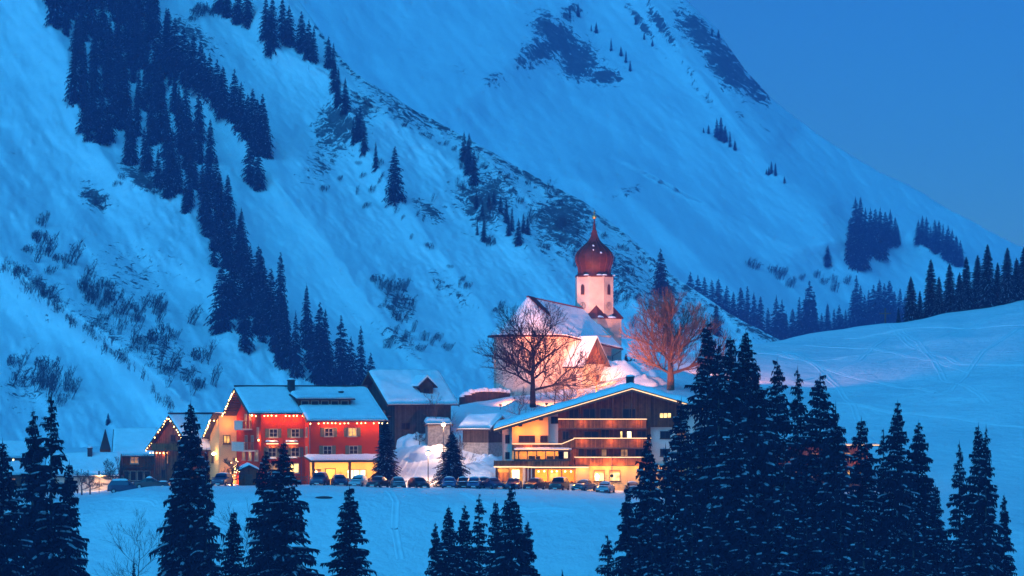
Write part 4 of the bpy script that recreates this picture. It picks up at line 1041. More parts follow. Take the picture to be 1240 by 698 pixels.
W = Wall(bh, (0, 1.2), 0)
# orange lit plaster bay
c = MB(); xa, xb = ux(620), ux(664)
c.prism([(xa, .4, hz(556)), (xb, .4, hz(556)), (xb, .4, rz_(xb)-.3), (xa, .4, rz_(xa)-.3)], (0, .79, 0)); c.build('plaster_bay', M['cream_lamplit'], bh)
WB = Wall(bh, (0, .4), 0)
WB.window(ux(638), hz(535.5), 2.1, .88, pane='glass', frame='frame_dark', mull=2, sill=False); WB.window(ux(661.5)-.3, hz(535.5), .95, .88, pane='glass', frame='frame_dark', sill=False)
W.window(ux(672), hz(513), 1.0, .9, pane='glass', frame='frame_dark', sill=False)
W.window(ux(614.5), hz(537), .55, 1.1, pane='glass', frame='frame_dark', sill=False); W.window(ux(614.5), hz(556), .55, .9, pane='glass', frame='frame_dark', sill=False)
# timber gable
c = MB(); xa, xb = ux(676), ux(788)
c.prism([(xa, .3, hz(563)), (xb, .3, hz(563)), (xb, .3, rz_(xb)-.3), (RX, .3, rz_(RX)-.3), (xa, .3, rz_(xa)-.3)], (0, .89, 0)); c.build('timber_front', M['wood_dark'], bh)
xb2 = ux(826); c = MB(); c.prism([(xb+.01, .6, hz(517)), (xb2, .6, hz(517)), (xb2, .6, rz_(xb2)-.3), (xb+.01, .6, rz_(xb)-.3)], (0, .59, 0)); c.build('timber_front', M['wood_dark'], bh)
WT = Wall(bh, (0, .3), 0); WR = Wall(bh, (0, .6), 0)
WR.window(ux(806), hz(506.5), 1.55, .75, pane='lit_yellow', frame='wood_trim', mull=2, sill=False)
for py in (531, 552.5): W.window(ux(806), hz(py), 1.3, .95, pane='glass', frame='frame_dark', mull=1)
W.window(ux(826), hz(531), 1.2, .95, pane='lit_dim', frame='frame_dark'); W.window(ux(826), hz(552.5), 1.2, .95, pane='glass', frame='frame_dark')
# loggia openings per storey
for px, py, w, h, pn in [(714, 507, 1.7, 1.3, 'glass'), (734, 507, 1.6, 1.3, 'glass'), (762, 507, 1.7, 1.3, 'glass'), (695, 508, 1.3, 1.4, 'glass'),
     (685, 533, .9, 1.2, 'glass'), (716, 531, 1.9, .95, 'glass'), (733, 531, 1.1, 1.2, 'glass'), (752.5, 531, .42, 1.0, 'lit_yellow'), (762, 531, .7, 1.0, 'lit_bright'), (777, 531, 1.2, 1.0, 'glass'),
     (704, 553, .8, 1.3, 'glass'), (716, 553, 1.3, 1.0, 'glass'), (731.5, 553, .75, 1.0, 'lit_dim'), (756, 553, 1.0, 1.0, 'lit_dim'), (774, 553, 1.0, 1.0, 'glass')]:
    WT.window(ux(px), hz(py), w, h, pane=pn, frame='wood_trim', mull=1 if w > .8 else 0, sill=False)
def curve_beam(x, z0, z1, out):
    pts_ = [(x, .25 - out*(1-math.cos(t*1.57)), z0 + (z1-z0)*t) for t in (0, .2, .4, .6, .8, 1)]
    MB().tube(pts_, .09, 5).build('roof_brace', M['wood_trim'], bh)
for px in (703, 721, 742, 765): curve_beam(ux(px), hz(507), rz_(ux(px))-.35, 1.3)
# balconies: (px0, px1, rail top py, rail bottom py, depth, slanted left end)
def balcony(px0, px1, pt, pb, dep, slant=None, lit=True, post=True):
    a, b = ux(px0), ux(px1); z1, z0 = hz(pt), hz(pb)
    front = [(a, .3-dep), (b, .3-dep), (b, .28)]
    if slant: sx, sy = ux(slant[0]), .28; front = [(sx, sy)] + front
    else: front = [(a, .28)] + front
    fl = MB(); fl.prism([(x, y, z0-.16) for x, y in front], (0, 0, .15)); bo = fl.build('balcony', M['wood_trim'], bh)
    rail = MB()
    for (xa_, ya), (xb_, yb) in zip(front[:-1], front[1:]):
        d = Vector((xb_-xa_, yb-ya, 0)).normalized(); n = Vector((-d.y, d.x, 0))*.07
        dz = 0
        rail.prism([(xa_, ya, z0), (xb_, yb, z0), (xb_, yb, z1), (xa_, ya, z1)], n)
    rail.build('railing', M['wood_rail'], bo)
    cap = MB()
    for (xa_, ya), (xb_, yb) in zip(front[:-1], front[1:]):
        d = Vector((xb_-xa_, yb-ya, 0)).normalized(); n = Vector((-d.y, d.x, 0))
        p0 = Vector((xa_, ya, z1+.005)) - n*.06; cap.prism([p0, Vector((xb_, yb, z1+.005)) - n*.06, Vector((xb_, yb, z1+.005)) + n*.13, Vector((xa_, ya, z1+.005)) + n*.13], (0, 0, .07))
    cap.build('handrail', M['wood_trim'], bo)
    if lit:
        pp = [Vector((x, y, z1+.13)) for x, y in front[:-1]]
        for p, q in zip(pp[:-1], pp[1:]): MB().tube([p + Vector((0, -.03, 0)), q + Vector((0, -.03, 0))], .055, 5).build('led_strip', M['led'], bo)
    return bo
balcony(697, 783, 508.5, 518, 1.5, (676, 0)); balcony(695, 788, 531.5, 541.5, 1.6, None); balcony(696, 790, 554.5, 562.5, 1.5, None)
b2 = MB()
# middle balcony, left low part
a, b = ux(620), ux(680)
bo = MB().prism([(a, -.6, hz(546)), (b, -.6, hz(546)), (b, .38, hz(546)), (a, .38, hz(546))], (0, 0, .12)).build('balcony', M['wood_trim'], bh)
rr_ = MB(); rr_.box(a, b, -.6, -.52, hz(545), hz(538)); rr_.box(a, a+.07, -.52, .38, hz(545), hz(538)); rr_.build('railing', M['wood_rail'], bo)
led((a, -.66, hz(537.2)), (b, -.66, hz(537.2)), .055, par=bo); led((b, -.66, hz(537.2)), (ux(695), -1.36, hz(531)), .055, par=bo)
sl = MB(); sl.prism([(b, -.6, hz(545)), (ux(695), -1.28, hz(541)), (ux(695), -1.28, hz(531.5)), (b, -.6, hz(538))], (0, .07, 0)); sl.build('railing', M['wood_rail'], bo)
# first floor glazed veranda (a real room)
vx0, vx1 = ux(623), ux(691); vz0, vz1 = hz(557.5), hz(545.3)
MB().box(vx0, vx1, -2.6, .38, hz(545.2), hz(544)).build('veranda_roof', M['wood_trim'], bh)
snow_slab([(-2.7, hz(544)), (.3, hz(544)+.12)], vx0-.1, vx1+.1, .16, 23, 20, bpy.data.objects['veranda_roof'])
led((vx0, -2.75, hz(543.6)), (vx1-.3, -2.75, hz(543.6)), .04)
vf = MB()
for px in (623, 628, 638.5, 649.5, 660.5, 671.5, 682, 691): x = ux(px); vf.box(x-.06, x+.06, -2.5, -2.38, vz0, vz1)
vf.box(vx0, vx1, -2.52, -2.36, vz0-.02, vz0+.22); vf.box(vx0, vx1, -2.51, -2.37, vz1-.08, vz1); vf.build('veranda_frame', M['wood_trim'], bh)
warm_in = mat('interior_plaster', (.70, .36, .10), .9, noise=.2, nscale=1.2)
MB().box(vx0+.1, vx1-.1, .30, .36, vz0, vz1).build('veranda_back', warm_in, bh)
for px in (633, 644, 655, 666, 677, 687): plight('veranda_light', (ux(px), -1.2, vz1-.25), (1, .5, .14), 12, .1, bh)
fu = MB()
for px in (642, 646, 652, 664, 668, 674): fu.box(ux(px)-.22, ux(px)+.22, -1.9, -1.3, vz0+.22, vz0+.62)
fu.build('veranda_chairs', M['wood_trim'], bh)
led((ux(684.5), -2.30, vz0+.35), (ux(684.5), -2.30, vz1-.15), .3)
# terrace over the ground floor
fz = hz(565.5)
MB().prism([(ux(598), -1.6, fz), (ux(634), -1.6, fz), (ux(648), -4.4, fz), (ux(712), -4.4, fz), (ux(712), 1.15, fz), (ux(598), 1.15, fz)], (0, 0, .2)).build('terrace', M['wood_trim'], bh)
te = bpy.data.objects['terrace']
q = [(ux(598), 1.1), (ux(598), -1.6), (ux(634), -1.6), (ux(648), -4.4), (ux(688), -4.4)]
ra = MB()
for (xa_, ya), (xb_, yb) in zip(q[:-1], q[1:]):
    d = Vector((xb_-xa_, yb-ya, 0)).normalized(); n = Vector((-d.y, d.x, 0))*.07
    ra.prism([(xa_, ya, fz+.22), (xb_, yb, fz+.22), (xb_, yb, hz(557.3)), (xa_, ya, hz(557.3))], n)
ra.build('railing', M['wood_rail'], te)
q2 = [(x, y, fz+.08) for x, y in q[1:]] + [(ux(712), -4.4, fz+.08)]
for p_, q_ in zip(q2[:-1], q2[1:]): MB().tube([Vector(p_)+Vector((0, -.12, 0)), Vector(q_)+Vector((0, -.12, 0))], .085, 5).build('led_strip', M['led'], te)
# ground floor left room
g0, g1 = ux(600), ux(633); gt = fz - .02
MB().box(g0, g0+.18, -1.45, 1.15, -.5, gt).build('corner_post', M['wood_dark'], bh)
MB().box(g0, g1, 1.0, 1.15, -.5, gt).build('room_wall', warm_in, bh)
MB().box(g0+.18, g1, -1.4, -1.2, -.5, .45).build('room_parapet', M['frame_white'], bh)
gf = MB(); gf.box(g0+.18, g0+.3, -1.4, -1.28, .45, gt); gf.box(ux(616), ux(616)+.1, -1.4, -1.28, .45, gt); gf.box(g0+.3, ux(616), -1.39, -1.29, gt-.2, gt-.1); gf.build('window_frame', M['wood_trim'], bh)
MB().box(ux(620), ux(629), -.9, -.8, .3, gt-.3).build('glow_panel', M['lit_bright'], bh)  # glowing panel stands in for the bright part of the lit room
MB().box(ux(604), ux(616), .6, .75, .9, 2.1).build('wall_cabinet', M['wood_rail'], bh)
plight('room_light', (ux(608), -.4, gt-.4), (1, .68, .32), 22, .12, bh); plight('room_light', (ux(622), -1.2, gt-.5), (1, .75, .38), 20, .12, bh)
MB().box(g1, g1+.5, -1.5, 1.15, -.5, gt).build('corner_pier', M['cream'], bh)
# angled bay posts then the restaurant windows
for px, y in ((637.5, -2.2), (641.5, -3.0), (645.5, -3.8)): MB().box(ux(px)-.14, ux(px)+.14, y-.1, y+.1, -.5, gt).build('bay_post', M['wood_dark'], bh)
for px, y in ((639.5, -2.6), (643.5, -3.4)): MB().box(ux(px)-.1, ux(px)+.1, y-.05, y+.05, -.5, gt-.2).build('bay_panel', M['cream'], bh)
w0, w1 = ux(647), ux(697); zb_, zt_ = hz(583.5), gt-.05
rfm = MB()
for px in (647, 663, 679.5, 695.5): x = ux(px); rfm.box(x-.07, x+.07, -4.25, -4.1, zb_, zt_)
rfm.box(w0, w1, -4.24, -4.11, zb_-.1, zb_+.06); rfm.box(w0, w1, -4.24, -4.11, zt_-.12, zt_); rfm.build('restaurant_window_frame', M['wood_trim'], bh)
MB().box(w0, ux(680), -4.3, -4.1, -.5, zb_-.11).build('window_apron', M['wood_rail'], bh); MB().box(ux(680)+.01, w1, -4.3, -4.1, -.5, zb_-.11).build('window_apron', M['cream'], bh)
MB().box(w0, w1+.1, .2, .3, -.5, zt_).build('restaurant_back_wall', warm_in, bh)
MB().box(w1+.05, w1+.15, -4.2, .2, -.5, zt_).build('restaurant_side_wall', warm_in, bh)
rc = MB().box(w0, w1, -4.0, .2, zt_-.04, zt_-.01).build('restaurant_ceiling', mat('red_timber_ceiling', (.5, .14, .04), .7), bh)
for px, y in ((652, -2.5), (659, -1.5), (668, -2.8), (674, -1.6), (684, -2.4), (691, -2.9)):
    p_ = (ux(px), y, zt_-.42); MB().lathe([(.04, .12), (.12, 0), (.05, -.1)], 8, p_).build('pendant_lamp', M['bulb'], bh); plight('pendant_light', (p_[0], p_[1], p_[2]-.15), (1, .45, .08), 24, .1, bh)
fu = MB()
for px, h in ((650, .8), (652, .8), (657, .7), (660, .7), (667, .5), (672, .6), (684, .6), (688, .55), (692, .7)):
    fu.box(ux(px)-.18, ux(px)+.18, -3.4, -2.9, 0, .45+h*.9)
fu.build('dining_chairs', M['wood_rail'], bh)
fu = MB()
for px in (655, 670, 686): fu.box(ux(px)-.45, ux(px)+.45, -2.8, -2.0, .7, .78); fu.box(ux(px)-.05, ux(px)+.05, -2.45, -2.35, 0, .7)
fu.build('dining_tables', M['frame_white'], bh)
MB().box(ux(666), ux(676), -.1, .15, .8, 2.0).build('glowing_sideboard', M['lit_warm'], bh)  # furniture made to glow, warm lamplight put into its material
# front of the ground floor to the right
MB().box(ux(697), ux(712), -4.25, .3, -.5, gt).build('plaster_front', M['cream_lamplit'], bh)
MB().box(ux(712), ux(860), -.6, 1.15, -.5, hz(563.5)).build('plaster_front', M['cream_lamplit'], bh)
MB().tube([(ux(712.5), -.75, -.3), (ux(712.5), -.75, hz(564))], .05, 6).build('downpipe', M['metal'], bh)
WG = Wall(bh, (0, -.6), 0)
for px in (725.5, 744.5, 781, 800, 822): WG.window(ux(px), hz(582.5), 1.35, 1.45, pane='lit_yellow' if px < 750 else 'lit_dim', frame='wood_trim', mull=0, bars=0, sill=True)
for px in (725.5, 744.5):
    q = MB(); WG.box(q, ux(px)-.58, ux(px)+.58, .035, .05, hz(572), hz(568.7)); q.build('window_blind', mat('backlit_blind', (.35, .16, .05), .8, emit=(1, .4, .08), es=.16), bh)  # cloth glows faintly: room light behind it is put into the material
MB().lathe([(.1, 0), (.26, .5), (.02, .8)], 8, (ux(723), -.72, hz(581))).build('window_candle_arch', M['lamp'], bh)
for px, wt in ((704, 32), (719, 24), (735, 26), (752, 24), (772, 20), (795, 16)): plight('eave_light', (ux(px), -5.3 if px < 712 else -1.7, hz(566)), (1, .42, .12), wt, .25, bh)
# light that washes the plaster bay
plight('bay_wash', (ux(628), -.6, hz(522)), (1, .26, .03), 32, .3, bh); plight('bay_wash', (ux(650), -.75, hz(522)), (1, .26, .03), 42, .3, bh)
for px, py in ((640, 539), (705, 510), (740, 510), (772, 510), (705, 533), (740, 533), (772, 533), (705, 556), (740, 556)): plight('led_glow', (ux(px), -1.75 if px > 690 else -1.0, hz(py)), (1, .36, .1), 11, .5, bh)
chimney(bh, RX, 6, rz_(RX)-.6, hz(455.5), 1.0)
# pale left flank under the eave and gutter
MB().tube([(ux(603), -1.3, rz_(ux(603))-.3), (ux(606), .3, hz(525)), (ux(609), 1.0, hz(525)), (ux(609), 1.05, 0)], .045, 5).build('downpipe', M['metal'], bh)
# wing hidden behind the firs
wg = P(930, 480, 436); wg.z = T + .3
wr = root('hotel_wing', wg, 0, 'low wing behind the big fir stand showing a lit roof edge and reddish lamps', 'building')
mx_ = .109
MB().box(0, 13.2, 0, 9, -2, 4.9).build('wall', M['wood_chalet'], wr)
rfw = MB().prism([(-.6, -.8, 5.0), (-.6, 9.5, 5.9), (-.6, 9.5, 5.7), (-.6, -.8, 4.8)], (15.3, 0, 0)).build('roof', M['roof_deck'], wr); snow_slab([(-.8, 5.02), (9.5, 5.92)], -.6, 14.7, .4, 31, 30, rfw)
ww = Wall(wr, (0, 0), 0)
for x in (1.5, 3.5, 6, 8.2, 10.4, 12.0): ww.window(x, .6, 1.1, 1.3, pane='lit_warm' if x > 7 else 'lit_dim', frame='wood_trim'); ww.window(x, 2.9, 1.1, 1.1, pane='lit_dim', frame='wood_trim')
led((-.5, -.9, 4.95), (14.6, -.9, 4.95), .055, par=wr)
for x in (2, 7, 12.2): plight('wing_light', (x, -1.2, 2.9), (1, .35, .12), 24, .15, wr)

# ================================================================== CHURCH
TH = R(50); K = 490/F
cp = P(639, 480, 492); gcz = 1.2; cp.z = gcz
cu = root('village_church', cp, TH, 'pale village church with a red onion-domed tower and a snow covered nave roof', 'church')
# local x runs from the choir end toward the tower, local -y is the side facing the valley
cz = lambda py: (HY-py)/F*492 - gcz
Wn = 6.6; zr0, zr1 = cz(360.5), cz(373); ze = cz(404); zeR = cz(421)
NL = 13.0
def hipz(x): return zr0 + (zr1-zr0)*x/NL
# walls: rounded choir end + nave
segs = 9; wallp = []
for i in range(segs+1):
    a = math.pi/2 + math.pi*i/segs; wallp.append((math.cos(a)*5.2 + .6, math.sin(a)*(Wn-1.0)))
wallp = [(NL, Wn-1.0)] + wallp + [(NL, -(Wn-1.0))]
MB().prism([(x, y, -2.5) for x, y in wallp], (0, 0, ze+2.3)).build('wall', M['church_wall'], cu)
# far gable
MB().prism([(NL-.4, -(Wn-1), ze-.3), (NL-.4, Wn-1, ze-.3), (NL-.4, 0, zr1-.4)], (.35, 0, 0)).build('gable', M['church_wall'], cu)
# roof surface: choir cone + nave sides as one thin shell with snow on it
def roof_pts(off, zo):
    R_ = []
    for i in range(segs+1):
        a = math.pi/2 + math.pi*i/segs; R_.append(Vector((math.cos(a)*(6.1+off)+.6, math.sin(a)*(Wn+off), ze-.35+zo)))
    return R_
def church_roof(off, zo, th, name, m, par):
    E = roof_pts(off, zo); A0 = Vector((0, 0, zr0+zo)); A1 = Vector((NL+.5, 0, zr1+zo))
    EL = Vector((NL+.5, Wn+off+.9, zeR-.1+zo)); ER = Vector((NL+.5, -(Wn+off+.9), zeR-.1+zo))
    bmx = bmesh.new(); seq = [EL] + E + [ER]
    vt = [bmx.verts.new(v) for v in seq]; a0 = bmx.verts.new(A0); a1 = bmx.verts.new(A1); n = len(vt)
    for i in range(1, n-2): bmx.faces.new((vt[i], vt[i+1], a0))
    bmx.faces.new((a1, vt[0], vt[1], a0)); bmx.faces.new((a0, vt[-2], vt[-1], a1))
    bmesh.ops.triangulate(bmx, faces=bmx.faces[:])
    if th: 
        for _ in range(4): bmesh.ops.subdivide_edges(bmx, edges=[e for e in bmx.edges if e.calc_length() > .7], cuts=1, use_grid_fill=True); bmesh.ops.triangulate(bmx, faces=bmx.faces[:])
        for v in bmx.verts: v.co.z += .10*mnoise.noise(v.co*.6) + .05*mnoise.noise(v.co*2)
    g_ = bmesh.ops.extrude_face_region(bmx, geom=bmx.faces[:])
    for v in [q for q in g_['geom'] if isinstance(q, bmesh.types.BMVert)]: v.co.z += (th or .2)
    bmesh.ops.recalc_face_normals(bmx, faces=bmx.faces[:])
    me = bpy.data.meshes.new(name); bmx.to_mesh(me); bmx.free(); me.materials.append(m); return link(name, me, par)
cr = church_roof(0, -.25, 0, 'roof', M['copper'], cu)
church_roof(-.12, 0, .14, 'snow_cover', M['snow'], cr)
MB().prism([(-.15, .12, zr0+.02), (NL+.6, .12, zr1+.02), (NL+.6, -.12, zr1+.02), (-.15, -.12, zr0+.02)], (0, 0, .2)).build('ridge_cap', M['dome_edge'], cr)
# bare strip of shingles down the hip where the snow slid off
hp = [Vector((0, 0, zr0+.22)), Vector((1.6, 0, hipz(1.6)+.22)), Vector((2.0, -2.6, hipz(2)-2.05)), Vector((.9, -3.6, hipz(1)-2.75)), Vector((.2, -2.0, hipz(0)-1.45))]
MB().prism([hp[0], hp[4], hp[3], hp[2], hp[1]], (0, 0, .08)).build('bare_shingles', M['copper'], cr)
# choir windows: tall dark
for i in (2, 4, 6):
    a = math.pi/2 + math.pi*(i+.5)/segs; x, y = math.cos(a)*5.2*.985 + .6, math.sin(a)*(Wn-1)*.985
    wd = Wall(cu, (x, y), a + math.pi/2)
    wd.window(0, 3.0, 1.0, 2.4, pane='glass', frame='church_wall', mull=1, bars=2, n=.05, name='choir_window')
# north side (facing valley): chapel with timber gable
px0, px1 = 1.8, 7.4; cgz = cz(409.5); cez = cz(441); yw = -(Wn-1.0); yo = yw-3.6
mid = (px0+px1)/2
MB().prism([(px0+.3, yo+.4, -2.5), (px1-.3, yo+.4, -2.5), (px1-.3, yo+.4, cez), (px0+.3, yo+.4, cez)], (0, 3.6, 0)).build('chapel_wall', M['church_wall'], cu)
MB().prism([(px0+.1, yo+.35, cez-.05), (px1-.1, yo+.35, cez-.05), (mid, yo+.35, cgz-.35)], (0, .3, 0)).build('chapel_gable', M['wood_chalet'], cu)
cro = MB()
yi = -2.2
for s_ in (-1, 1):
    xe = mid + s_*3.25; ze_ = cez - .45
    cro.prism([(mid, yo-.4, cgz), (xe, yo-.4, ze_), (xe, yo-.4, ze_-.2), (mid, yo-.4, cgz-.2)], (0, yi-yo+.4, 0))
cro = cro.build('chapel_roof', M['roof_deck'], cu)
sv = MB()
for s_ in (-1, 1):
    xe = mid + s_*3.22; ze_ = cez - .42
    sv.prism([(mid, yo-.36, cgz+.01), (xe, yo-.36, ze_+.01), (xe, yo-.36, ze_+.14), (mid, yo-.36, cgz+.26)], (0, yi-yo+.4, 0))
sv.build('snow_cover', M['snow'], cro)
cwf = Wall(cu, (0, yo+.4), 0)
cwf.window(px0+1.4, 1.2, .6, .9, pane='lit_dim', frame='frame_dark', sill=False); cwf.window(px1-1.9, 1.0, .8, .9, pane='glass', frame='frame_dark', sill=False)
cwl = Wall(cu, (px0+.3, 0), R(-90)); cwl.window(7.2, 1.0, .9, 1.0, pane='glass', frame='frame_dark', sill=False); cwl.window(7.0, 3.2, .6, .7, pane='glass', frame='frame_dark', sill=False)
ns = Wall(cu, (0, yw), 0); ns.window(9.6, 3.0, .9, 1.8, pane='glass', frame='church_wall', mull=1, bars=1)
MB().tube([(NL+.3, -(Wn+.7), zeR-.4), (NL+.2, yw-.1, zeR-1.2), (NL+.2, yw-.1, 0)], .07, 5).build('downpipe', M['metal'], cu)
# tower
tl = NL + 2.9; TS = 2.95
tz1 = cz(383); tw = MB().box(tl-TS, tl+TS, -TS, TS, -3, tz1).build('tower_base', M['church_wall'], cu)
# broached skirt between square base and octagon: four steep triangular roofs
sk = MB(); Ro = 2.78/math.cos(math.pi/8)
oct_ = [Vector((tl + Ro*math.cos(a), Ro*math.sin(a), 0)) for a in [math.pi/8 + i*math.pi/4 for i in range(8)]]
for sx, sy in ((1,1),(-1,1),(-1,-1),(1,-1)):
    c0 = Vector((tl+sx*(TS+.25), sy*(TS+.25), tz1)); e1 = Vector((tl+sx*(TS+.25), sy*.55, tz1)); e2 = Vector((tl+sx*.55, sy*(TS+.25), tz1))
    ap = Vector((tl+sx*1.9, sy*1.9, tz1+2.0)); in_ = Vector((tl+sx*1.0, sy*1.0, tz1))
    sk.add([c0, e1, e2, ap, in_], [(0, 1, 3), (0, 3, 2), (1, 4, 3), (4, 2, 3), (0, 2, 4, 1)])
sk.build('broach_roof', M['dome_edge'], cu)
MB().box(tl-TS-.2, tl+TS+.2, -TS-.2, TS+.2, tz1-.16, tz1-.003).build('cornice', M['dome_edge'], cu)
tz2 = cz(332)
MB().lathe([(Ro, tz1), (Ro, tz2)], 8, (tl, 0, 0), math.pi/8).build('tower_shaft', M['church_wall'], cu)
nf = []
for i in range(8):
    ang = i*math.pi/4; nrm = Vector((math.cos(ang), math.sin(ang), 0)); wd = Wall(cu, (tl+nrm.x*2.78, nrm.y*2.78), ang + math.pi/2)
    if i % 2 == 0:
        f = MB(); z0 = cz(354.5); f_pts = [(-.34, z0), (.34, z0), (.34, z0+1.15), (.24, z0+1.45), (0, z0+1.6), (-.24, z0+1.45), (-.34, z0+1.15)]
        f.prism([wd.pt(a, .03, b) for a, b in f_pts], wd.N*.05); fo = f.build('belfry_window', M['dome_edge'], cu)
        g2 = MB(); g2.prism([wd.pt(a*.72, .085, z0+.12+(b-z0)*.85) for a, b in f_pts], wd.N*.02); g2.build('louvre', M['frame_dark'], fo)
        if i in (6, 4, 0):
            zc = cz(368.5); rg_ = MB(); n_ = 20
            disc = [wd.pt(math.cos(t)*.62, .035, zc+math.sin(t)*.62) for t in [k*2*math.pi/n_ for k in range(n_)]]
            rg_.prism(disc, wd.N*.04); fc = rg_.build('clock_face', mat('clock_plaster', (.42, .34, .28), .8), cu)
            hn = MB(); wd.box(hn, -.035, .035, .08, .11, zc-.05, zc+.42); wd.box(hn, -.26, .05, .08, .105, zc-.03, zc+.04)
            for k in range(12):
                t = k*math.pi/6; c_ = wd.pt(math.sin(t)*.52, .09, zc+math.cos(t)*.52); hn.box(c_.x-.04, c_.x+.04, c_.y-.04, c_.y+.04, c_.z-.04, c_.z+.04)
            hn.build('clock_hands', M['frame_dark'], fc)
pf = [(23.4, 332.6), (22.8, 330.6), (19.8, 328.2), (19.1, 325), (19.6, 321), (21.2, 316.5), (22.4, 312), (22.7, 308), (22.0, 304.5), (20.4, 301.5), (17.8, 298), (14.6, 294.8), (11.2, 291.8), (8.2, 289), (6.0, 286), (4.3, 282.5), (3.1, 278.5), (2.2, 274), (1.5, 269.5), (1.0, 265), (.5, 259)]
sc_h = .1232*1.035
MB().lathe([(a*sc_h, cz(b)) for a, b in pf], 16, (tl, 0, 0), math.pi/16).build('onion_dome', M['copper'], cu, smooth=True)
dm_ = bpy.data.objects['onion_dome']
rb = MB()
for k in range(16):
    a = k*math.pi/8 + math.pi/16; rb.tube([(tl+(r_*sc_h+.02)*math.cos(a), (r_*sc_h+.02)*math.sin(a), cz(b_)) for r_, b_ in pf[2:-3]], .045, 4)
rb.build('dome_seams', M['dome_edge'], dm_)
MB().lathe([(.05, 0), (.3, .12), (.38, .32), (.3, .55), (.05, .68)], 12, (tl, 0, cz(260.5))).build('gilt_ball', M['gold'], dm_, smooth=True)
cx = MB().box(tl-.04, tl+.04, -.04, .04, cz(256), cz(249)).box(tl-.3, tl+.3, -.045, .045, cz(252.6), cz(252)); cx.build('spire_cross', M['gold'], dm_)
sn = MB(); rgx = random.Random(4)
for a, py_, k in ((-2.35, 299, 6),):
    for q in range(k):
        aa = a + rgx.uniform(-.32, .32); bb_ = py_ + rgx.uniform(-6, 6); rad = np.interp(bb_, [p_[1] for p_ in pf][::-1], [p_[0] for p_ in pf][::-1])*sc_h
        c_ = Vector((tl+math.cos(aa)*rad, math.sin(aa)*rad, cz(bb_))); s0 = rgx.uniform(.08, .2)
        MB().lathe([(s0*.9, -.1), (s0, 0), (s0*.5, .14)], 6, c_).build('snow_patch', M['snow'], dm_)
for a in (-2.9, -2.2, -1.9, -.9, -.5, .1): 
    rad = 22.2*sc_h; MB().lathe([(.45, -.02), (.4, .12), (.15, .2)], 8, (tl+math.cos(a)*rad, math.sin(a)*rad, cz(330.6))).build('snow_patch', M['snow'], dm_)
sn = MB().lathe([(.9, -.1), (.7, .12), (.2, .25)], 9, (tl+.3, -TS-.0, tz1+.05)); sn.lathe([(.8, -.1), (.6, .1), (.2, .2)], 9, (tl-TS+.5, -TS+.1, tz1+.1)); sn.build('snow_patches', M['snow'], cu)
# snow heaps around the church
def drift(px, Y, rx, ry, h, name='snowdrift', lab=None):
    p = on_ground(px, Y); m = 30; vs = [(0, 0, h)]; fs = []
    for i in range(1, 13):
        for k in range(m):
            a = 2*math.pi*k/m; rr = i/12; w_ = 1+.45*mnoise.noise(Vector((math.cos(a)*1.3+px, math.sin(a)*1.3, 0))); x_ = rx*rr*w_*math.cos(a); y_ = ry*rr*w_*math.sin(a)
            vs.append((x_, y_, h*(1-rr*rr)*(1+.5*mnoise.noise(Vector((x_*.55+px, y_*.6, 1)))+.22*mnoise.noise(Vector((x_*1.9+px, y_*1.9, 4)))) - .9*(i == 12)))
    for k in range(m): fs.append((0, 1+k, 1+(k+1) % m))
    for i in range(11):
        for k in range(m): fs.append((1+i*m+k, 1+(i+1)*m+k, 1+(i+1)*m+(k+1) % m, 1+i*m+(k+1) % m))
    o = link(name, new_mesh(name, vs, fs, M['snow'], smooth=True), None, p); return tag(o, lab, 'snow heap')
drift(748, 494, 5.5, 3, 2.2, lab='high snow heap piled against the right foot of the church tower')
drift(778, 482, 3.6, 2.5, 1.5, lab='rounded snow heap left of the lamplit tree trunk')
drift(527, 442, 3.4, 2.4, 1.3, lab='ploughed snow heap below the little plastered hut')
drift(572, 432, 4.2, 2.2, 1.5, lab='snow heap behind the parked cars beside the bushy fir')
drift(588, 438, 3.2, 2.2, 1.9, lab='steep snow heap at the foot of the hay shed')
drift(507, 452, 3.0, 2.0, 1.2, lab='snow heap in front of the dark barn wall')
# floodlights
PINK = (1.0, .33, .19); ORG = (1.0, .27, .06)
def flood(px, Y, tgt, col, w_, cone, lab, up=.5):
    p = on_ground(px, Y); r = root('floodlight', p, 0, lab, 'floodlight', 'floodlights around the church')
    MB().tube([(0, 0, -.3), (0, 0, up)], .05, 6).build('stand', M['metal'], r)
    MB().box(-.2, .2, -.12, .12, up, up+.28).build('housing', M['metal'], r)
    d = (Vector(tgt) - p).normalized(); spot('flood_beam', p + Vector((0, 0, up+.3)) + d*.5, tgt, col, w_, cone, .15)
tower_c = cu.matrix_basis @ Vector((tl, 0, 12)); apse_c = cu.matrix_basis @ Vector((-2, -2, 5)); nave_c = cu.matrix_basis @ Vector((6, -6, 6)); chap = cu.matrix_basis @ Vector((4.6, -10, 3))
flood(606, 466, apse_c, ORG, 2300, 75, 'floodlight on the slope left of the big leafless tree, aimed at the choir')
flood(662, 462, apse_c + Vector((0, 0, 0)), ORG, 1600, 80, 'floodlight behind the big leafless tree, aimed at the choir')
flood(704, 452, tower_c + Vector((0, 0, 3)), PINK, 40000, 42, 'floodlight hidden behind the chalet hotel roof, aimed at the tower')
flood(716, 466, chap + Vector((0, 0, 2)), (1, .36, .08), 700, 110, 'small lamp below the chapel porch gable')
flood(770, 455, P(812, 425, 476), (1, .27, .07), 2800, 60, 'floodlight below the lamplit leafless tree')
flood(735, 452, P(800, 460, 490), (1, .30, .14), 8000, 110, 'floodlight washing the snow between church and lamplit tree')
flood(700, 448, P(690, 478, 480), PINK, 1600, 130, 'floodlight washing the snow in front of the chapel')
flood(600, 452, P(598, 474, 490), PINK, 500, 120, 'floodlight at the right end of the log wall')
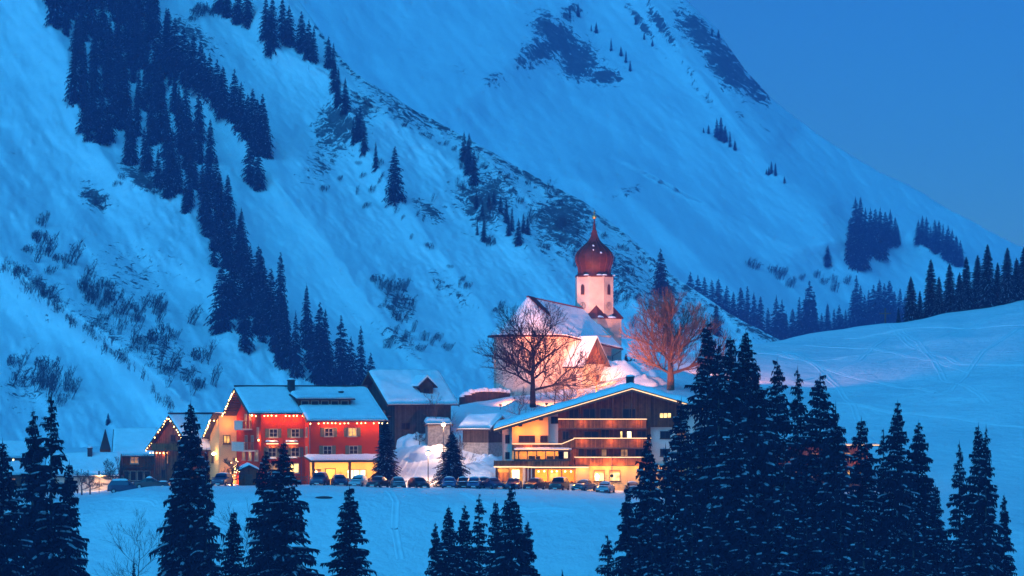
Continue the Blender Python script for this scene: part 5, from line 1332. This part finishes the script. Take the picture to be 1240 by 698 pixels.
flood(850, 505, P(1040, 425, 570), PINK, 5500, 90, 'added floodlight beyond the lamplit tree, washing the right snow hill pink', 2.5)  # added lamp, stands in for the village light reaching the hill
flood(655, 470, nave_c + Vector((2, 4, 4)), PINK, 9000, 60, 'floodlight behind the slim bare trees, aimed at the nave roof', 1.5)
flood(764, 458, cu.matrix_basis @ Vector((tl, 0, 5)), PINK, 5200, 55, 'floodlight on the snow right of the church, aimed at the tower foot', .9)
plight('porch_glow', chap + Vector((.5, -2.2, -1)), (1, .42, .04), 60, .2)
# ================================================================== leafless trees
big_tree('leafless_tree', 5, 14.6, 645, 463, 'big dark leafless tree spreading in front of the church choir', M['bark_backlit'], spread=.9, r0=.40, limbs=10, first=.16, upright=.6, ratio=.95)
big_tree('leafless_tree', 12, 13.8, 812, 475, 'leafless tree with orange lamplit trunk on the snow right of the church', M['bark_lamplit'], spread=.75, r0=.50, limbs=11, first=.17, upright=.85, ratio=.75)
bpy.context.view_layer.update()
def small_bare(seed, px, top, Y, label, mt='bark', ratio=.8, limbs=5, depth=4, r0=.10, group=None, dz=0.0, upright=.8, spread=.8):
    p = on_ground(px, Y); H = Zp(top, Y) - p.z
    return big_tree('leafless_tree', seed, H, px, Y, label, M[mt], spread=spread, depth=depth, r0=r0, limbs=limbs, first=.2, upright=upright, ratio=ratio, group=group)
small_bare(21, 629, 466, 455, 'thin leafless tree above the left eave of the chalet hotel', limbs=6)
small_bare(22, 672, 440, 458, 'slim leafless tree between the big dark tree and the chapel')
small_bare(23, 683, 430, 459, 'tall slim leafless tree just left of the chapel wall')
small_bare(24, 692, 448, 457, 'shortest slim leafless tree before the chapel wall')
small_bare(25, 722, 415, 468, 'slender tree lit yellow by the lamp at the chapel porch', 'bark_lamplit', ratio=.45, r0=.11, limbs=7)
small_bare(26, 167, 606, 372, 'leafless sapling on the open bank below the timber house', ratio=1.0, limbs=7, r0=.09)
small_bare(27, 299, 598, 375, 'thin leafless sapling between two firs below the kiosk', ratio=.6, r0=.08)
small_bare(28, 99, 566, 420, 'leftmost clipped bare tree before the garage wall', ratio=.9, r0=.10, depth=4)
small_bare(29, 109, 568, 420, 'bare tree under the lettered garage wall lamp', ratio=.9, r0=.10, depth=4)
small_bare(30, 139, 553, 414, 'bare tree standing at the right corner of the lettered garage', ratio=1.0, r0=.11, depth=5)
small_bare(31, 182, 546, 416, 'small bare tree before the left foot of the wooden chalet', ratio=.7, r0=.09)
ct = small_bare(32, 281, 553, 417, 'bare tree wound with tiny lights beside the dark kiosk', ratio=1.1, r0=.11, depth=5)
rgl = random.Random(3)
for k in range(16):
    o = link('bulb', BULB, ct, (rgl.uniform(-.5, .9), rgl.uniform(-.4, .2), 1.0 + k*.16)); o.scale = (.05, .05, .05)
small_bare(33, 528, 470, 449, 'tall thin bare tree growing in front of the dark barn', ratio=.4, r0=.07)
small_bare(34, 508, 520, 450, 'small bare bush tree on the snow before the barn', ratio=1.2, r0=.06, limbs=6)
small_bare(36, 556, 520, 430, 'thin bare stem just right of the bushy parking fir', ratio=.5, r0=.05)
small_bare(37, 762, 432, 506, 'reddish bare shrub behind the snowbank left of the lamplit tree', 'bark_lamplit', ratio=1.2, r0=.08, limbs=6)
small_bare(38, 783, 430, 508, 'bare shrub directly behind the trunk base of the lamplit tree', 'bark_lamplit', ratio=1.2, r0=.08, limbs=6)

# ================================================================== scrub on the slopes
M['scrub'] = mat('scrub_twigs', (.06, .045, .045), .9)
def shrub_mesh(seed, H=5.0, wd=2.2, stems=26, dense=7, lean=.25):
    rg = random.Random(seed); v = []; f = []
    def blade(a, b, w_):
        d = (b-a).normalized(); s = d.cross(Vector((0, 1, .01))).normalized()*w_; n = len(v)
        w_ *= .5; v.extend([a-s*.6, a+s*.6, b]); f.append((n, n+1, n+2)); s = Vector((0, w_, 0)); n = len(v); v.extend([a-s, a+s, b]); f.append((n, n+1, n+2))
    for i in range(stems):
        a = Vector((rg.uniform(-wd, wd)*.7, rg.uniform(-wd, wd)*.9, 0)); a.z = -.2 + .58*a.y + rg.uniform(-.1, .3); h = H*rg.uniform(.45, 1)
        b = a + Vector((rg.uniform(-.3, .3)*h + lean*h, rg.uniform(-.3, .3)*h, h)); blade(a, b, .10)
        for k in range(dense):
            t = rg.uniform(.3, .95); p = a.lerp(b, t); q = p + Vector((rg.uniform(-.5, .6), rg.uniform(-.5, .5), rg.uniform(.3, 1.0)))*h*.32; blade(p, q, .075)
            blade(p.lerp(q, .5), q + Vector((rg.uniform(-.5, .5), rg.uniform(-.5, .5), rg.uniform(0, .4)))*h*.15, .06)
    return new_mesh('scrub', v, f, M['scrub'])
SHR = [shrub_mesh(1), shrub_mesh(2, 4, 3.0, 34, 8), shrub_mesh(3, 6, 1.4, 14, 9), shrub_mesh(4, 3, 2.6, 40, 8, .1), shrub_mesh(5, 5.5, .8, 6, 9)]
nsh = 0
def shrubs(lst, label, group, surf, hpx=(10, 18), kinds=(0, 1, 2, 3, 4), name='leafless_shrub'):
    global nsh
    rg = random.Random(len(lst)*7 + int(hpx[0]))
    for px, py in lst:
        p = surf(px, py); s = rg.uniform(*hpx)/F*p.y/5.0; o = link(name, SHR[rg.choice(kinds)], None, p)
        o.scale = (s*rg.uniform(.9, 1.5), s*rg.uniform(.9, 1.3), s); o.rotation_euler = (0, 0, rg.uniform(-.6, .6)); tag(o, label, 'shrub', group); nsh += 1
def along(pl, n, jx, jy, seed):
    rg = random.Random(seed); L = [0]
    for a, b in zip(pl[:-1], pl[1:]): L.append(L[-1] + math.hypot(b[0]-a[0], b[1]-a[1]))
    out = []
    for i in range(n):
        d = L[-1]*(i+rg.random())/n; k = max(q for q in range(len(L)-1) if L[q] <= d) if d < L[-1] else len(L)-2
        t = (d-L[k])/(L[k+1]-L[k]); out.append((pl[k][0]+(pl[k+1][0]-pl[k][0])*t + rg.uniform(-jx, jx), pl[k][1]+(pl[k+1][1]-pl[k][1])*t + rg.uniform(-jy, jy)))
    return out
shrubs(along([(0, 322), (30, 340), (60, 368), (100, 395), (140, 430), (180, 465), (215, 500)], 34, 4, 4, 1), 'leafless scrub in the line along the edge of the left snow lobe', 'scrub along the left snow lobe', on_B, (11, 20))
shrubs(along([(30, 290), (70, 330), (110, 350), (150, 385), (200, 400), (240, 420)], 44, 18, 24, 2), 'bluish leafless bush scattered over the middle of the left slope', 'bushes scattered on the left slope', on_B, (12, 26))
shrubs(along([(10, 470), (40, 485), (60, 460), (90, 480), (20, 440)], 15, 18, 14, 3), 'leafless bush low on the slope above the far left house', 'bushes above the left houses', on_B, (16, 28))
shrubs(along([(150, 400), (175, 430), (230, 470), (255, 480)], 16, 14, 12, 4), 'leafless bush below the scattered ones, above the chalet roofs', 'bushes above the chalet roofs', on_B, (12, 24))
shrubs(along([(470, 140), (540, 180), (600, 210), (660, 232), (700, 262), (740, 290), (800, 338), (850, 375), (890, 402)], 46, 3, 3, 5), 'low leafless scrub on the crest line of the middle ridge', 'scrub on the ridge crest', on_B, (4, 8), (0, 1, 3))
shrubs(along([(395, 205), (410, 235), (455, 245), (440, 190), (500, 270)], 12, 14, 12, 6), 'small leafless scrub tuft right of the tall lone conifer slope', 'scrub tufts on the middle slope', on_B, (6, 12))
shrubs([(455, 342), (462, 350), (470, 358), (478, 366), (485, 360), (492, 372), (465, 372), (476, 380), (498, 380), (484, 388), (474, 352), (488, 350)], 'leafless bush in the clump on the open slope above the dark barn', 'bush clump above the barn', on_B, (12, 20))
shrubs([(478, 405), (490, 410), (500, 402), (512, 412), (522, 418), (530, 412), (540, 424), (496, 420), (508, 425), (470, 420)], 'leafless bush in the lower row on the slope above the dark barn', 'bush row above the barn', on_B, (9, 15))
shrubs([(560, 340), (566, 348), (556, 347), (600, 378), (606, 372), (530, 350), (545, 325), (520, 300), (505, 262), (512, 268), (523, 245), (497, 290)], 'single small scrub tuft on the bare slope left of the church', 'lone scrub tufts', on_B, (6, 11))
shrubs(along([(640, 250), (670, 280), (700, 300), (740, 340), (765, 370), (780, 395)], 34, 22, 22, 8), 'scrubby bush on the ridge flank behind the church tower', 'scrub behind the church tower', on_B, (8, 17))
shrubs(along([(560, 210), (590, 270), (610, 300)], 14, 14, 12, 9), 'scrub among the scattered conifers above the church', 'scrub among conifers above the church', on_B, (7, 13))
shrubs(along([(100, 235), (125, 250), (160, 205), (185, 215), (195, 240)], 14, 10, 8, 10), 'scrub at the rocks below the forest band', 'scrub below the forest band', on_B, (6, 12), (1, 3))
shrubs(along([(230, 22), (250, 12), (268, 20)], 8, 6, 5, 11), 'scrub patch near the upper picture edge by the forest', 'scrub near the upper edge', on_B, (10, 15), (1, 3))
shrubs(along([(905, 322), (930, 328), (950, 340), (1000, 345), (1030, 350)], 12, 10, 8, 12), 'faint bush on the hazy slope above the cross hill', 'faint bushes above the cross hill', on_C, (8, 14), (0, 1))

# ================================================================== summit cross
p = on_ground(1072, 606); r = root('hill_cross', p, 0, 'plain wooden cross standing on the crest of the right snow hill', 'cross')
MB().box(-.13, .13, -.13, .13, -.5, Zp(373.5, 606)-p.z).build('post', M['wood_trim'], r); h_ = Zp(380, 606)-p.z
MB().box(-1.05, 1.05, -.12, .12, h_-.1, h_+.12).build('crossbar', M['wood_trim'], r)

# ================================================================== street lamps, poles, kiosk, fence
def street_lamp(px, Y, head_py, label, watts, arm=.5):
    p = on_ground(px, Y); H = Zp(head_py, Y) - p.z; r = root('street_lamp', p, 0, label, 'street lamp', 'street lamps by the snowy road')
    MB().tube([(0, 0, -.5), (0, 0, H*.6), (0, 0, H+.1)], .075, 8, .05).build('pole', M['metal'], r)
    hd = MB().lathe([(.05, H+.10), (.26, H+.12), (.34, H+.20), (.10, H+.36)], 10).build('lamp_head', M['metal'], r)
    MB().lathe([(.08, H-.26), (.25, H-.14), (.27, H+.02), (.22, H+.11)], 10).build('bulb', M['lamp'], hd, smooth=True)
    MB().lathe([(.30, H+.23), (.24, H+.36), (.05, H+.44)], 10).build('snow_cap', M['snow'], hd, smooth=True)
    plight('street_light', (0, 0, H-.45), (1, .50, .26), watts/PLK*.33, .25, r)
street_lamp(518.5, 424, 549, 'street lamp behind the parked cars, the lower and nearer of the two', 3000)
street_lamp(537, 440, 514, 'street lamp on the slope before the little hut, upper of the two', 2600)
def post(px, Y, top, label, name='marker_post', r_=.05, cat='post'):
    p = on_ground(px, Y); o = MB().tube([(0, 0, -.4), (0, 0, Zp(top, Y)-p.z)], r_, 6).build(name, M['metal'], None, loc=p); return tag(o, label, cat)
post(557, 432, 527, 'thin dark pole right of the tip of the bushy parking fir', r_=.06)
p = on_ground(741, 413); r = root('sign_pole', p, 0, 'tall thin pole with a small round sign before the chalet hotel windows', 'sign')
MB().tube([(0, 0, -.4), (0, 0, Zp(553, 413)-p.z)], .045, 6).build('pole', M['metal'], r); zc = Zp(576.5, 413)-p.z
MB().prism([(.22*math.cos(a*.785+.39), -.1, zc+.22*math.sin(a*.785+.39)) for a in range(8)], (0, .04, 0)).build('sign_plate', M['frame_dark'], r)
p = on_ground(365, 416); o = MB().tube([(0, 0, -.4), (0, 0, Zp(541, 416)-p.z)], .09, 7, .05).build('flag_pole', mat('red_pole', (.25, .03, .04), .5), None, loc=p); tag(o, 'dark red flag pole left of the hotel porch', 'pole')
p = on_ground(120, 420); r = root('path_lamp', p, 0, 'unlit short lamp post in front of the lettered garage wall', 'lamp post')
MB().tube([(0, 0, -.4), (0, 0, 2.6)], .04, 6).build('pole', M['metal'], r); MB().box(-.12, .12, -.1, .1, 2.35, 2.85).build('lamp_head', M['metal'], r)
# plank fence
p0 = on_ground(350, 419); p1 = on_ground(372, 419); r = root('plank_fence', p0, 0, 'dark rail fence between the pair of firs and the hotel porch', 'fence')
L = (p1-p0).length
for i in range(4): MB().box(i*L/3-.06, i*L/3+.06, -.06, .06, -.4, 1.25).build('post', M['wood_trim'], r)
for z in (.55, .95): MB().box(-.1, L+.1, -.10, -.065, z, z+.12).build('rail', M['wood_trim'], r)
# kiosk
p = P(291.5, 480, 419); p.z = T - .1; r = root('dark_kiosk', p, R(12), 'small dark wooden kiosk with a snow roof at the foot of the hotel balconies', 'kiosk')
MB().prism([(0, 0, -.6), (2.1, 0, -.6), (2.1, 0, 2.35), (1.05, 0, 2.9), (0, 0, 2.35)], (0, 2.2, 0)).build('wall', M['wood_dark'], r)
rk = MB()
for s_ in (-1, 1): rk.prism([(1.05, -.4, 3.05), (1.05+s_*1.55, -.4, 2.3), (1.05+s_*1.55, -.4, 2.2), (1.05, -.4, 2.95)], (0, 3.0, 0))
rk = rk.build('roof', M['roof_deck'], r)
o = snow_slab([(.52, 2.32), (-1.05, 3.07), (-2.62, 2.32)], -.4, 2.6, .25, 41, 12, rk); o.rotation_euler = (0, 0, R(90))
MB().box(.6, 1.5, -.06, -.01, 0, 1.9).build('door', M['wood_trim'], r)
# garland low by the annex
r = root('garland', P(283, 480, 434), 0, 'low garland of warm bulbs between the annex wall and the kiosk', 'string lights'); r.location.z = T
bulbs(r, [(0, 0, 1.9), (1.2, -.2, 1.5), (2.6, -.4, 2.0)], '', 4, 2, step=.35)
# scattered small rocks / snow lumps on the village slope and bank
o = tag(MB().lathe([(1.5, -.3), (1.3, .1), (.5, .28)], 9).build('dark_hedge', M['scrub'], None, loc=on_ground(392, 399)), 'low dark frosted brush patch on the bank below the parked cars', 'brush'); o.scale = (.8, .4, .5)


# ================================================================== parked cars
CARCOL = {'navy': (.02, .035, .08), 'black': (.015, .016, .02), 'grey': (.12, .13, .15), 'silver': (.38, .40, .43), 'green': (.03, .06, .05), 'blue': (.04, .09, .2)}
CM = {k: mat('car_paint_'+k, v, .28, spec=.6) for k, v in CARCOL.items()}
M['tyre'] = mat('tyre', (.02, .02, .02), .9); M['rim'] = mat('rim', (.35, .35, .36), .4, metal=.7)
M['head'] = mat('headlamp_lens', (.5, .5, .5), .1, spec=.8); M['tail'] = mat('tail_lens', (.3, .02, .02), .3)
M['plate'] = mat('number_plate', (.7, .7, .68), .5); M['trim_black'] = mat('car_trim', (.02, .02, .02), .6)
PROF = { # x from front (-L/2) to rear: (x, z_low, z_belt, z_top, w_low, w_belt, w_top)
 'hatch': [(-2.0, .42, .62, .66, .70, .68, .62), (-1.85, .26, .72, .80, .80, .78, .70), (-1.15, .22, .86, .95, .85, .84, .70), (-.85, .22, .90, 1.02, .86, .85, .68), (-.15, .22, .93, 1.42, .87, .86, .60), (.6, .22, .94, 1.47, .87, .86, .60), (1.35, .24, .95, 1.40, .86, .85, .58), (1.80, .30, .92, 1.05, .82, .80, .66), (1.92, .42, .80, .88, .76, .74, .66)],
 'sedan': [(-2.25, .42, .60, .64, .72, .70, .62), (-2.05, .26, .70, .78, .82, .80, .72), (-1.2, .22, .84, .93, .87, .86, .72), (-.85, .22, .88, 1.0, .88, .87, .70), (-.1, .22, .91, 1.38, .88, .87, .60), (.7, .22, .92, 1.40, .88, .87, .60), (1.35, .24, .92, 1.06, .87, .86, .70), (2.05, .28, .88, .98, .84, .82, .72), (2.22, .42, .74, .80, .76, .74, .68)],
 'wagon': [(-2.2, .45, .72, .76, .74, .72, .64), (-2.05, .30, .86, .95, .86, .84, .76), (-1.2, .26, 1.0, 1.08, .90, .89, .76), (-.95, .26, 1.03, 1.16, .91, .90, .74), (-.35, .26, 1.06, 1.64, .92, .91, .66), (.6, .26, 1.07, 1.68, .92, .91, .66), (1.75, .28, 1.07, 1.62, .91, .90, .64), (2.1, .34, 1.04, 1.15, .86, .84, .72), (2.2, .48, .9, .96, .80, .78, .72)]}
def car_meshes(kind):
    pr = PROF[kind]; v = []; f = []
    for x, zl, zb, zt, wl, wb, wt in pr:
        v += [(x, -wl*.9, zl), (x, -wl, zl+.14), (x, -wb, zb), (x, -wt, zt-.04), (x, -wt*.7, zt), (x, wt*.7, zt), (x, wt, zt-.04), (x, wb, zb), (x, wl, zl+.14), (x, wl*.9, zl)]
    n = 10
    for i in range(len(pr)-1):
        for k in range(n): f.append((i*n+k, (i+1)*n+k, (i+1)*n+(k+1) % n, i*n+(k+1) % n))
    f.append(tuple(range(n))); f.append(tuple(range((len(pr)-1)*n, len(pr)*n))[::-1])
    gl = []
    def q(*pts_):
        m = MB(); c = [Vector(p_) for p_ in pts_]; nn = (c[1]-c[0]).cross(c[2]-c[0]).normalized()
        cen = sum(c, Vector())/len(c)
        if nn.dot(cen - Vector((0, 0, .7))) < 0: nn = -nn
        c = [cen + (p_-cen)*.88 + nn*.012 for p_ in c]; m.add(c, [tuple(range(len(c)))]); return m
    a, b = pr[3], pr[4]
    ws = q((a[0], -a[6]*.98, a[3]), (a[0], a[6]*.98, a[3]), (b[0], b[6]*.95, b[3]-.03), (b[0], -b[6]*.95, b[3]-.03))
    c_, d_ = pr[-3], pr[-2]
    if kind == 'sedan': c_, d_ = pr[5], pr[6]
    rw = q((c_[0], -c_[6]*.95, c_[3]-.03), (c_[0], c_[6]*.95, c_[3]-.03), (d_[0], d_[6]*.98, d_[3]), (d_[0], -d_[6]*.98, d_[3]))
    sides = []
    e = pr[6] if kind != 'sedan' else pr[5]
    for s_ in (-1, 1):
        sides.append(q((a[0]+.12, s_*a[5]*.97, a[2]+.02), (e[0], s_*e[5]*.985, e[2]), (e[0]-.05, s_*(e[6]+.01), e[3]-.06), (b[0], s_*(b[6]+.01), b[3]-.06)))
    return new_mesh('body', v, f, CM['navy'], smooth=False), [m.build_mesh('window', M['glass']) for m in [ws, rw] + sides]
CARS = {k: car_meshes(k) for k in PROF}
tyre = MB(); tyre.add(*(lambda n: ([(math.cos(2*math.pi*k/n)*.32, y, math.sin(2*math.pi*k/n)*.32) for y in (-.10, .10) for k in range(n)], [tuple(range(n)), tuple(range(n, 2*n))[::-1]] + [(k, k+n, (k+1) % n + n, (k+1) % n) for k in range(n)]))(14))
TY = tyre.build_mesh('tyre', M['tyre'])
rim = MB(); rim.add(*(lambda n: ([(math.cos(2*math.pi*k/n)*.19, y, math.sin(2*math.pi*k/n)*.19) for y in (-.115, .115) for k in range(n)], [tuple(range(n)), tuple(range(n, 2*n))[::-1]] + [(k, k+n, (k+1) % n + n, (k+1) % n) for k in range(n)]))(10))
RM = rim.build_mesh('rim', M['rim'])
def car(px, Y, kind, col, rz, label, snow=.07, name='parked_car', group='cars parked along the terrace edge'):
    x = (px-CX)/F*Y; p = Vector((x, Y, gz(x, Y) - (.35 if 'sideways' in label else .10)))
    r = root(name, p, R(rz), label, 'car', group); pr = PROF[kind]; me, gls = CARS[kind]
    me = me.copy(); me.materials[0] = CM[col]; b = link('body', me, r)
    for nm, g_ in zip(('windscreen', 'rear_window', 'side_window', 'side_window'), gls): link(nm, g_, r)
    xf = pr[0][0]; xr = pr[-1][0]; zf = pr[1][2]
    for s_ in (-1, 1):
        MB().box(xf-.02+.06, xf+.16, s_*.42, s_*.72, zf-.16, zf-.02).build('headlight', M['head'], r)
        MB().box(xr-.16, xr+.0, s_*.46, s_*.74, pr[-1][2]-.12, pr[-1][2]+.06).build('taillight', M['tail'], r)
        MB().box(pr[3][0]+.1, pr[3][0]+.28, s_*(pr[3][5]+.0), s_*(pr[3][5]+.2), pr[3][2]+.03, pr[3][2]+.17).build('mirror', CM[col], r)
        for wx in (xf+.78, xr-.75):
            w_ = link('wheel', TY, r, (wx, s_*(pr[4][4]-.08), .32)); link('rim', RM, w_)
    MB().box(xf-.05, xf+.12, -.74, .74, .26, .44).build('bumper', M['trim_black'], r); MB().box(xr-.12, xr+.05, -.76, .76, .30, .48).build('bumper', M['trim_black'], r)
    MB().box(xf-.08, xf-.052, -.26, .26, .32, .43).build('number_plate', M['plate'], r); MB().box(xr+.052, xr+.08, -.26, .26, .55, .66).build('number_plate', M['plate'], r)
    MB().box(xf+.0, xf+.05, -.35, .35, .48, .60).build('grille', M['trim_black'], r)
    if snow:
        i0, i1 = 4, (6 if kind != 'sedan' else 5)
        snow_slab([(-pr[i0][6]*.95, pr[i0][3]-.03), (0, pr[i0][3]+.03), (pr[i0][6]*.95, pr[i0][3]-.03)], pr[i0][0]+.05, pr[i1][0]-.05, snow, int(px), 8, b, lump=.5)
        if snow > .06: snow_slab([(-.62, pr[2][3]-.03), (0, pr[2][3]), (.62, pr[2][3]-.03)], pr[1][0]+.1, pr[3][0]-.05, snow*.7, int(px)+1, 6, b, lump=.6)
    return r
CL = [ # px, Y, kind, colour, rotation (90 = bonnet toward the viewer), label
 (387, 409.5, 'wagon', 'navy', 84, 'tall dark car below the shield beside the lit orange porch door', .05),
 (411, 410.5, 'hatch', 'navy', 100, 'small dark hatchback in front of the middle porch post', .05),
 (434, 409.5, 'hatch', 'silver', 78, 'frosted pale hatchback below the lit three-pane porch window', .10),
 (457.5, 409.5, 'sedan', 'black', 74, 'dark car at the right end of the porch, beside the corner fir', .04),
 (482, 410, 'hatch', 'grey', 96, 'car standing free on the snow right of the porch corner fir', .08),
 (507, 410, 'hatch', 'black', 112, 'car turned slightly aside, left of the nearer street lamp', .05),
 (544, 410, 'hatch', 'blue', 90, 'bluish car directly in front of the bushy parking fir', .09),
 (574, 411, 'hatch', 'blue', 88, 'snow-topped compact car midway between bushy fir and chalet hotel', .12),
 (598, 410, 'sedan', 'navy', 110, 'dark sedan at the left corner of the chalet hotel', .06),
 (622, 409, 'sedan', 'navy', 84, 'dark sedan behind the tip of the bushy bank fir', .06),
 (647, 409.5, 'hatch', 'black', 68, 'dark rounded car before the brown bay posts', .05),
 (677, 409.5, 'wagon', 'black', 76, 'large dark wagon in front of the golden restaurant panes', .05),
 (707, 410, 'sedan', 'grey', 66, 'grey sedan before the yellow lit plaster front', .07),
 (733, 410, 'sedan', 'silver', 78, 'low silver sedan beside the pole with the round sign', .08)]
for px, Y, kd, co, rz, lab, sn_ in CL: car(px, Y, kd, co, rz, lab, sn_)
car(561, 414.5, 'hatch', 'black', 92, 'mostly buried dark car between the bluish and the snow-topped car', .10)
car(586, 414.5, 'hatch', 'black', 88, 'low dark car half hidden left of the corner sedan', .10)
car(766, 412, 'hatch', 'grey', 95, 'car peeping out at the left edge of the big fir stand', .08)
car(269, 413, 'wagon', 'navy', 80, 'dark car at the foot of the cream annex wall', .06)
car(152, 413.5, 'wagon', 'navy', 185, 'snow-covered long car parked sideways before the glazed timber house', .20, group='cars parked sideways below the chalet')
car(184, 413.5, 'sedan', 'black', 178, 'snow-covered dark car parked sideways before the wooden chalet', .20, group='cars parked sideways below the chalet')

# ================================================================== ski tracks and footpaths pressed into the snow
def track(pl, wid, name, seed):
    """two low snow ridges with a pressed groove between them, following the ground"""
    rg = random.Random(seed); P_ = []
    for (a, b), (c_, d_) in zip(pl[:-1], pl[1:]):
        for i in range(14): t = i/14; P_.append((a+(c_-a)*t, b+(d_-b)*t + .4*math.sin((a+i)*.3+seed)))
    pts_ = []
    for px, Y in P_: pts_.append(Vector(((px-CX)/F*Y, Y, 0)))
    v = []; f = []
    prof = [(-wid, -.05), (-wid*.7, .10), (-wid*.4, -.02), (wid*.4, -.02), (wid*.7, .09), (wid, -.05)]
    for i, p_ in enumerate(pts_):
        d = (pts_[min(i+1, len(pts_)-1)]-pts_[max(i-1, 0)]); d.z = 0; d.normalize(); n = Vector((-d.y, d.x, 0))
        for o_, h_ in prof: q = p_ + n*o_; v.append((q.x, q.y, h_ + .03))
    zs_ = ground_z(np.array([q[0] for q in v]), np.array([q[1] for q in v])); v = [(q[0], q[1], q[2] + float(z_)) for q, z_ in zip(v, zs_)]
    for i in range(len(pts_)-1):
        for k in range(5): f.append((i*6+k, i*6+k+1, (i+1)*6+k+1, (i+1)*6+k))
    o = link(name, new_mesh(name, v, f, M['snow'], smooth=True)); tag(o, kind='structure')
for i, pl in enumerate([[(930, 560), (985, 540), (1060, 520), (1140, 500)], [(950, 566), (1000, 530), (1030, 500), (1052, 470)], [(975, 575), (1060, 560), (1130, 535), (1180, 520)], [(1090, 590), (1120, 550), (1145, 515), (1200, 490)],
      [(1080, 600), (1100, 560), (1160, 530), (1250, 520)], [(900, 560), (960, 545), (1010, 548), (1080, 555)], [(1020, 585), (1110, 590), (1180, 580), (1260, 570)], [(1060, 540), (1130, 560), (1190, 590), (1215, 605)], [(1000, 500), (1080, 490), (1180, 480), (1270, 470)], [(960, 520), (1040, 545), (1075, 580)], [(1150, 500), (1190, 540), (1230, 560), (1290, 590)]]):
    track(pl, .55, 'ski_track', i)
for i, pl in enumerate([[(470, 403), (480, 398), (478, 392), (486, 386)], [(560, 402), (590, 398), (640, 396), (700, 397)], [(330, 401), (300, 397), (260, 394), (240, 390)], [(140, 402), (190, 397), (250, 399)]]):
    track(pl, .5, 'footpath', 40+i)
for i, pl in enumerate([[(492, 425), (500, 436), (512, 445), (532, 452), (548, 470)], [(470, 428), (486, 440), (505, 450), (536, 462)]]):
    track(pl, .7, 'sledge_path', 60+i)
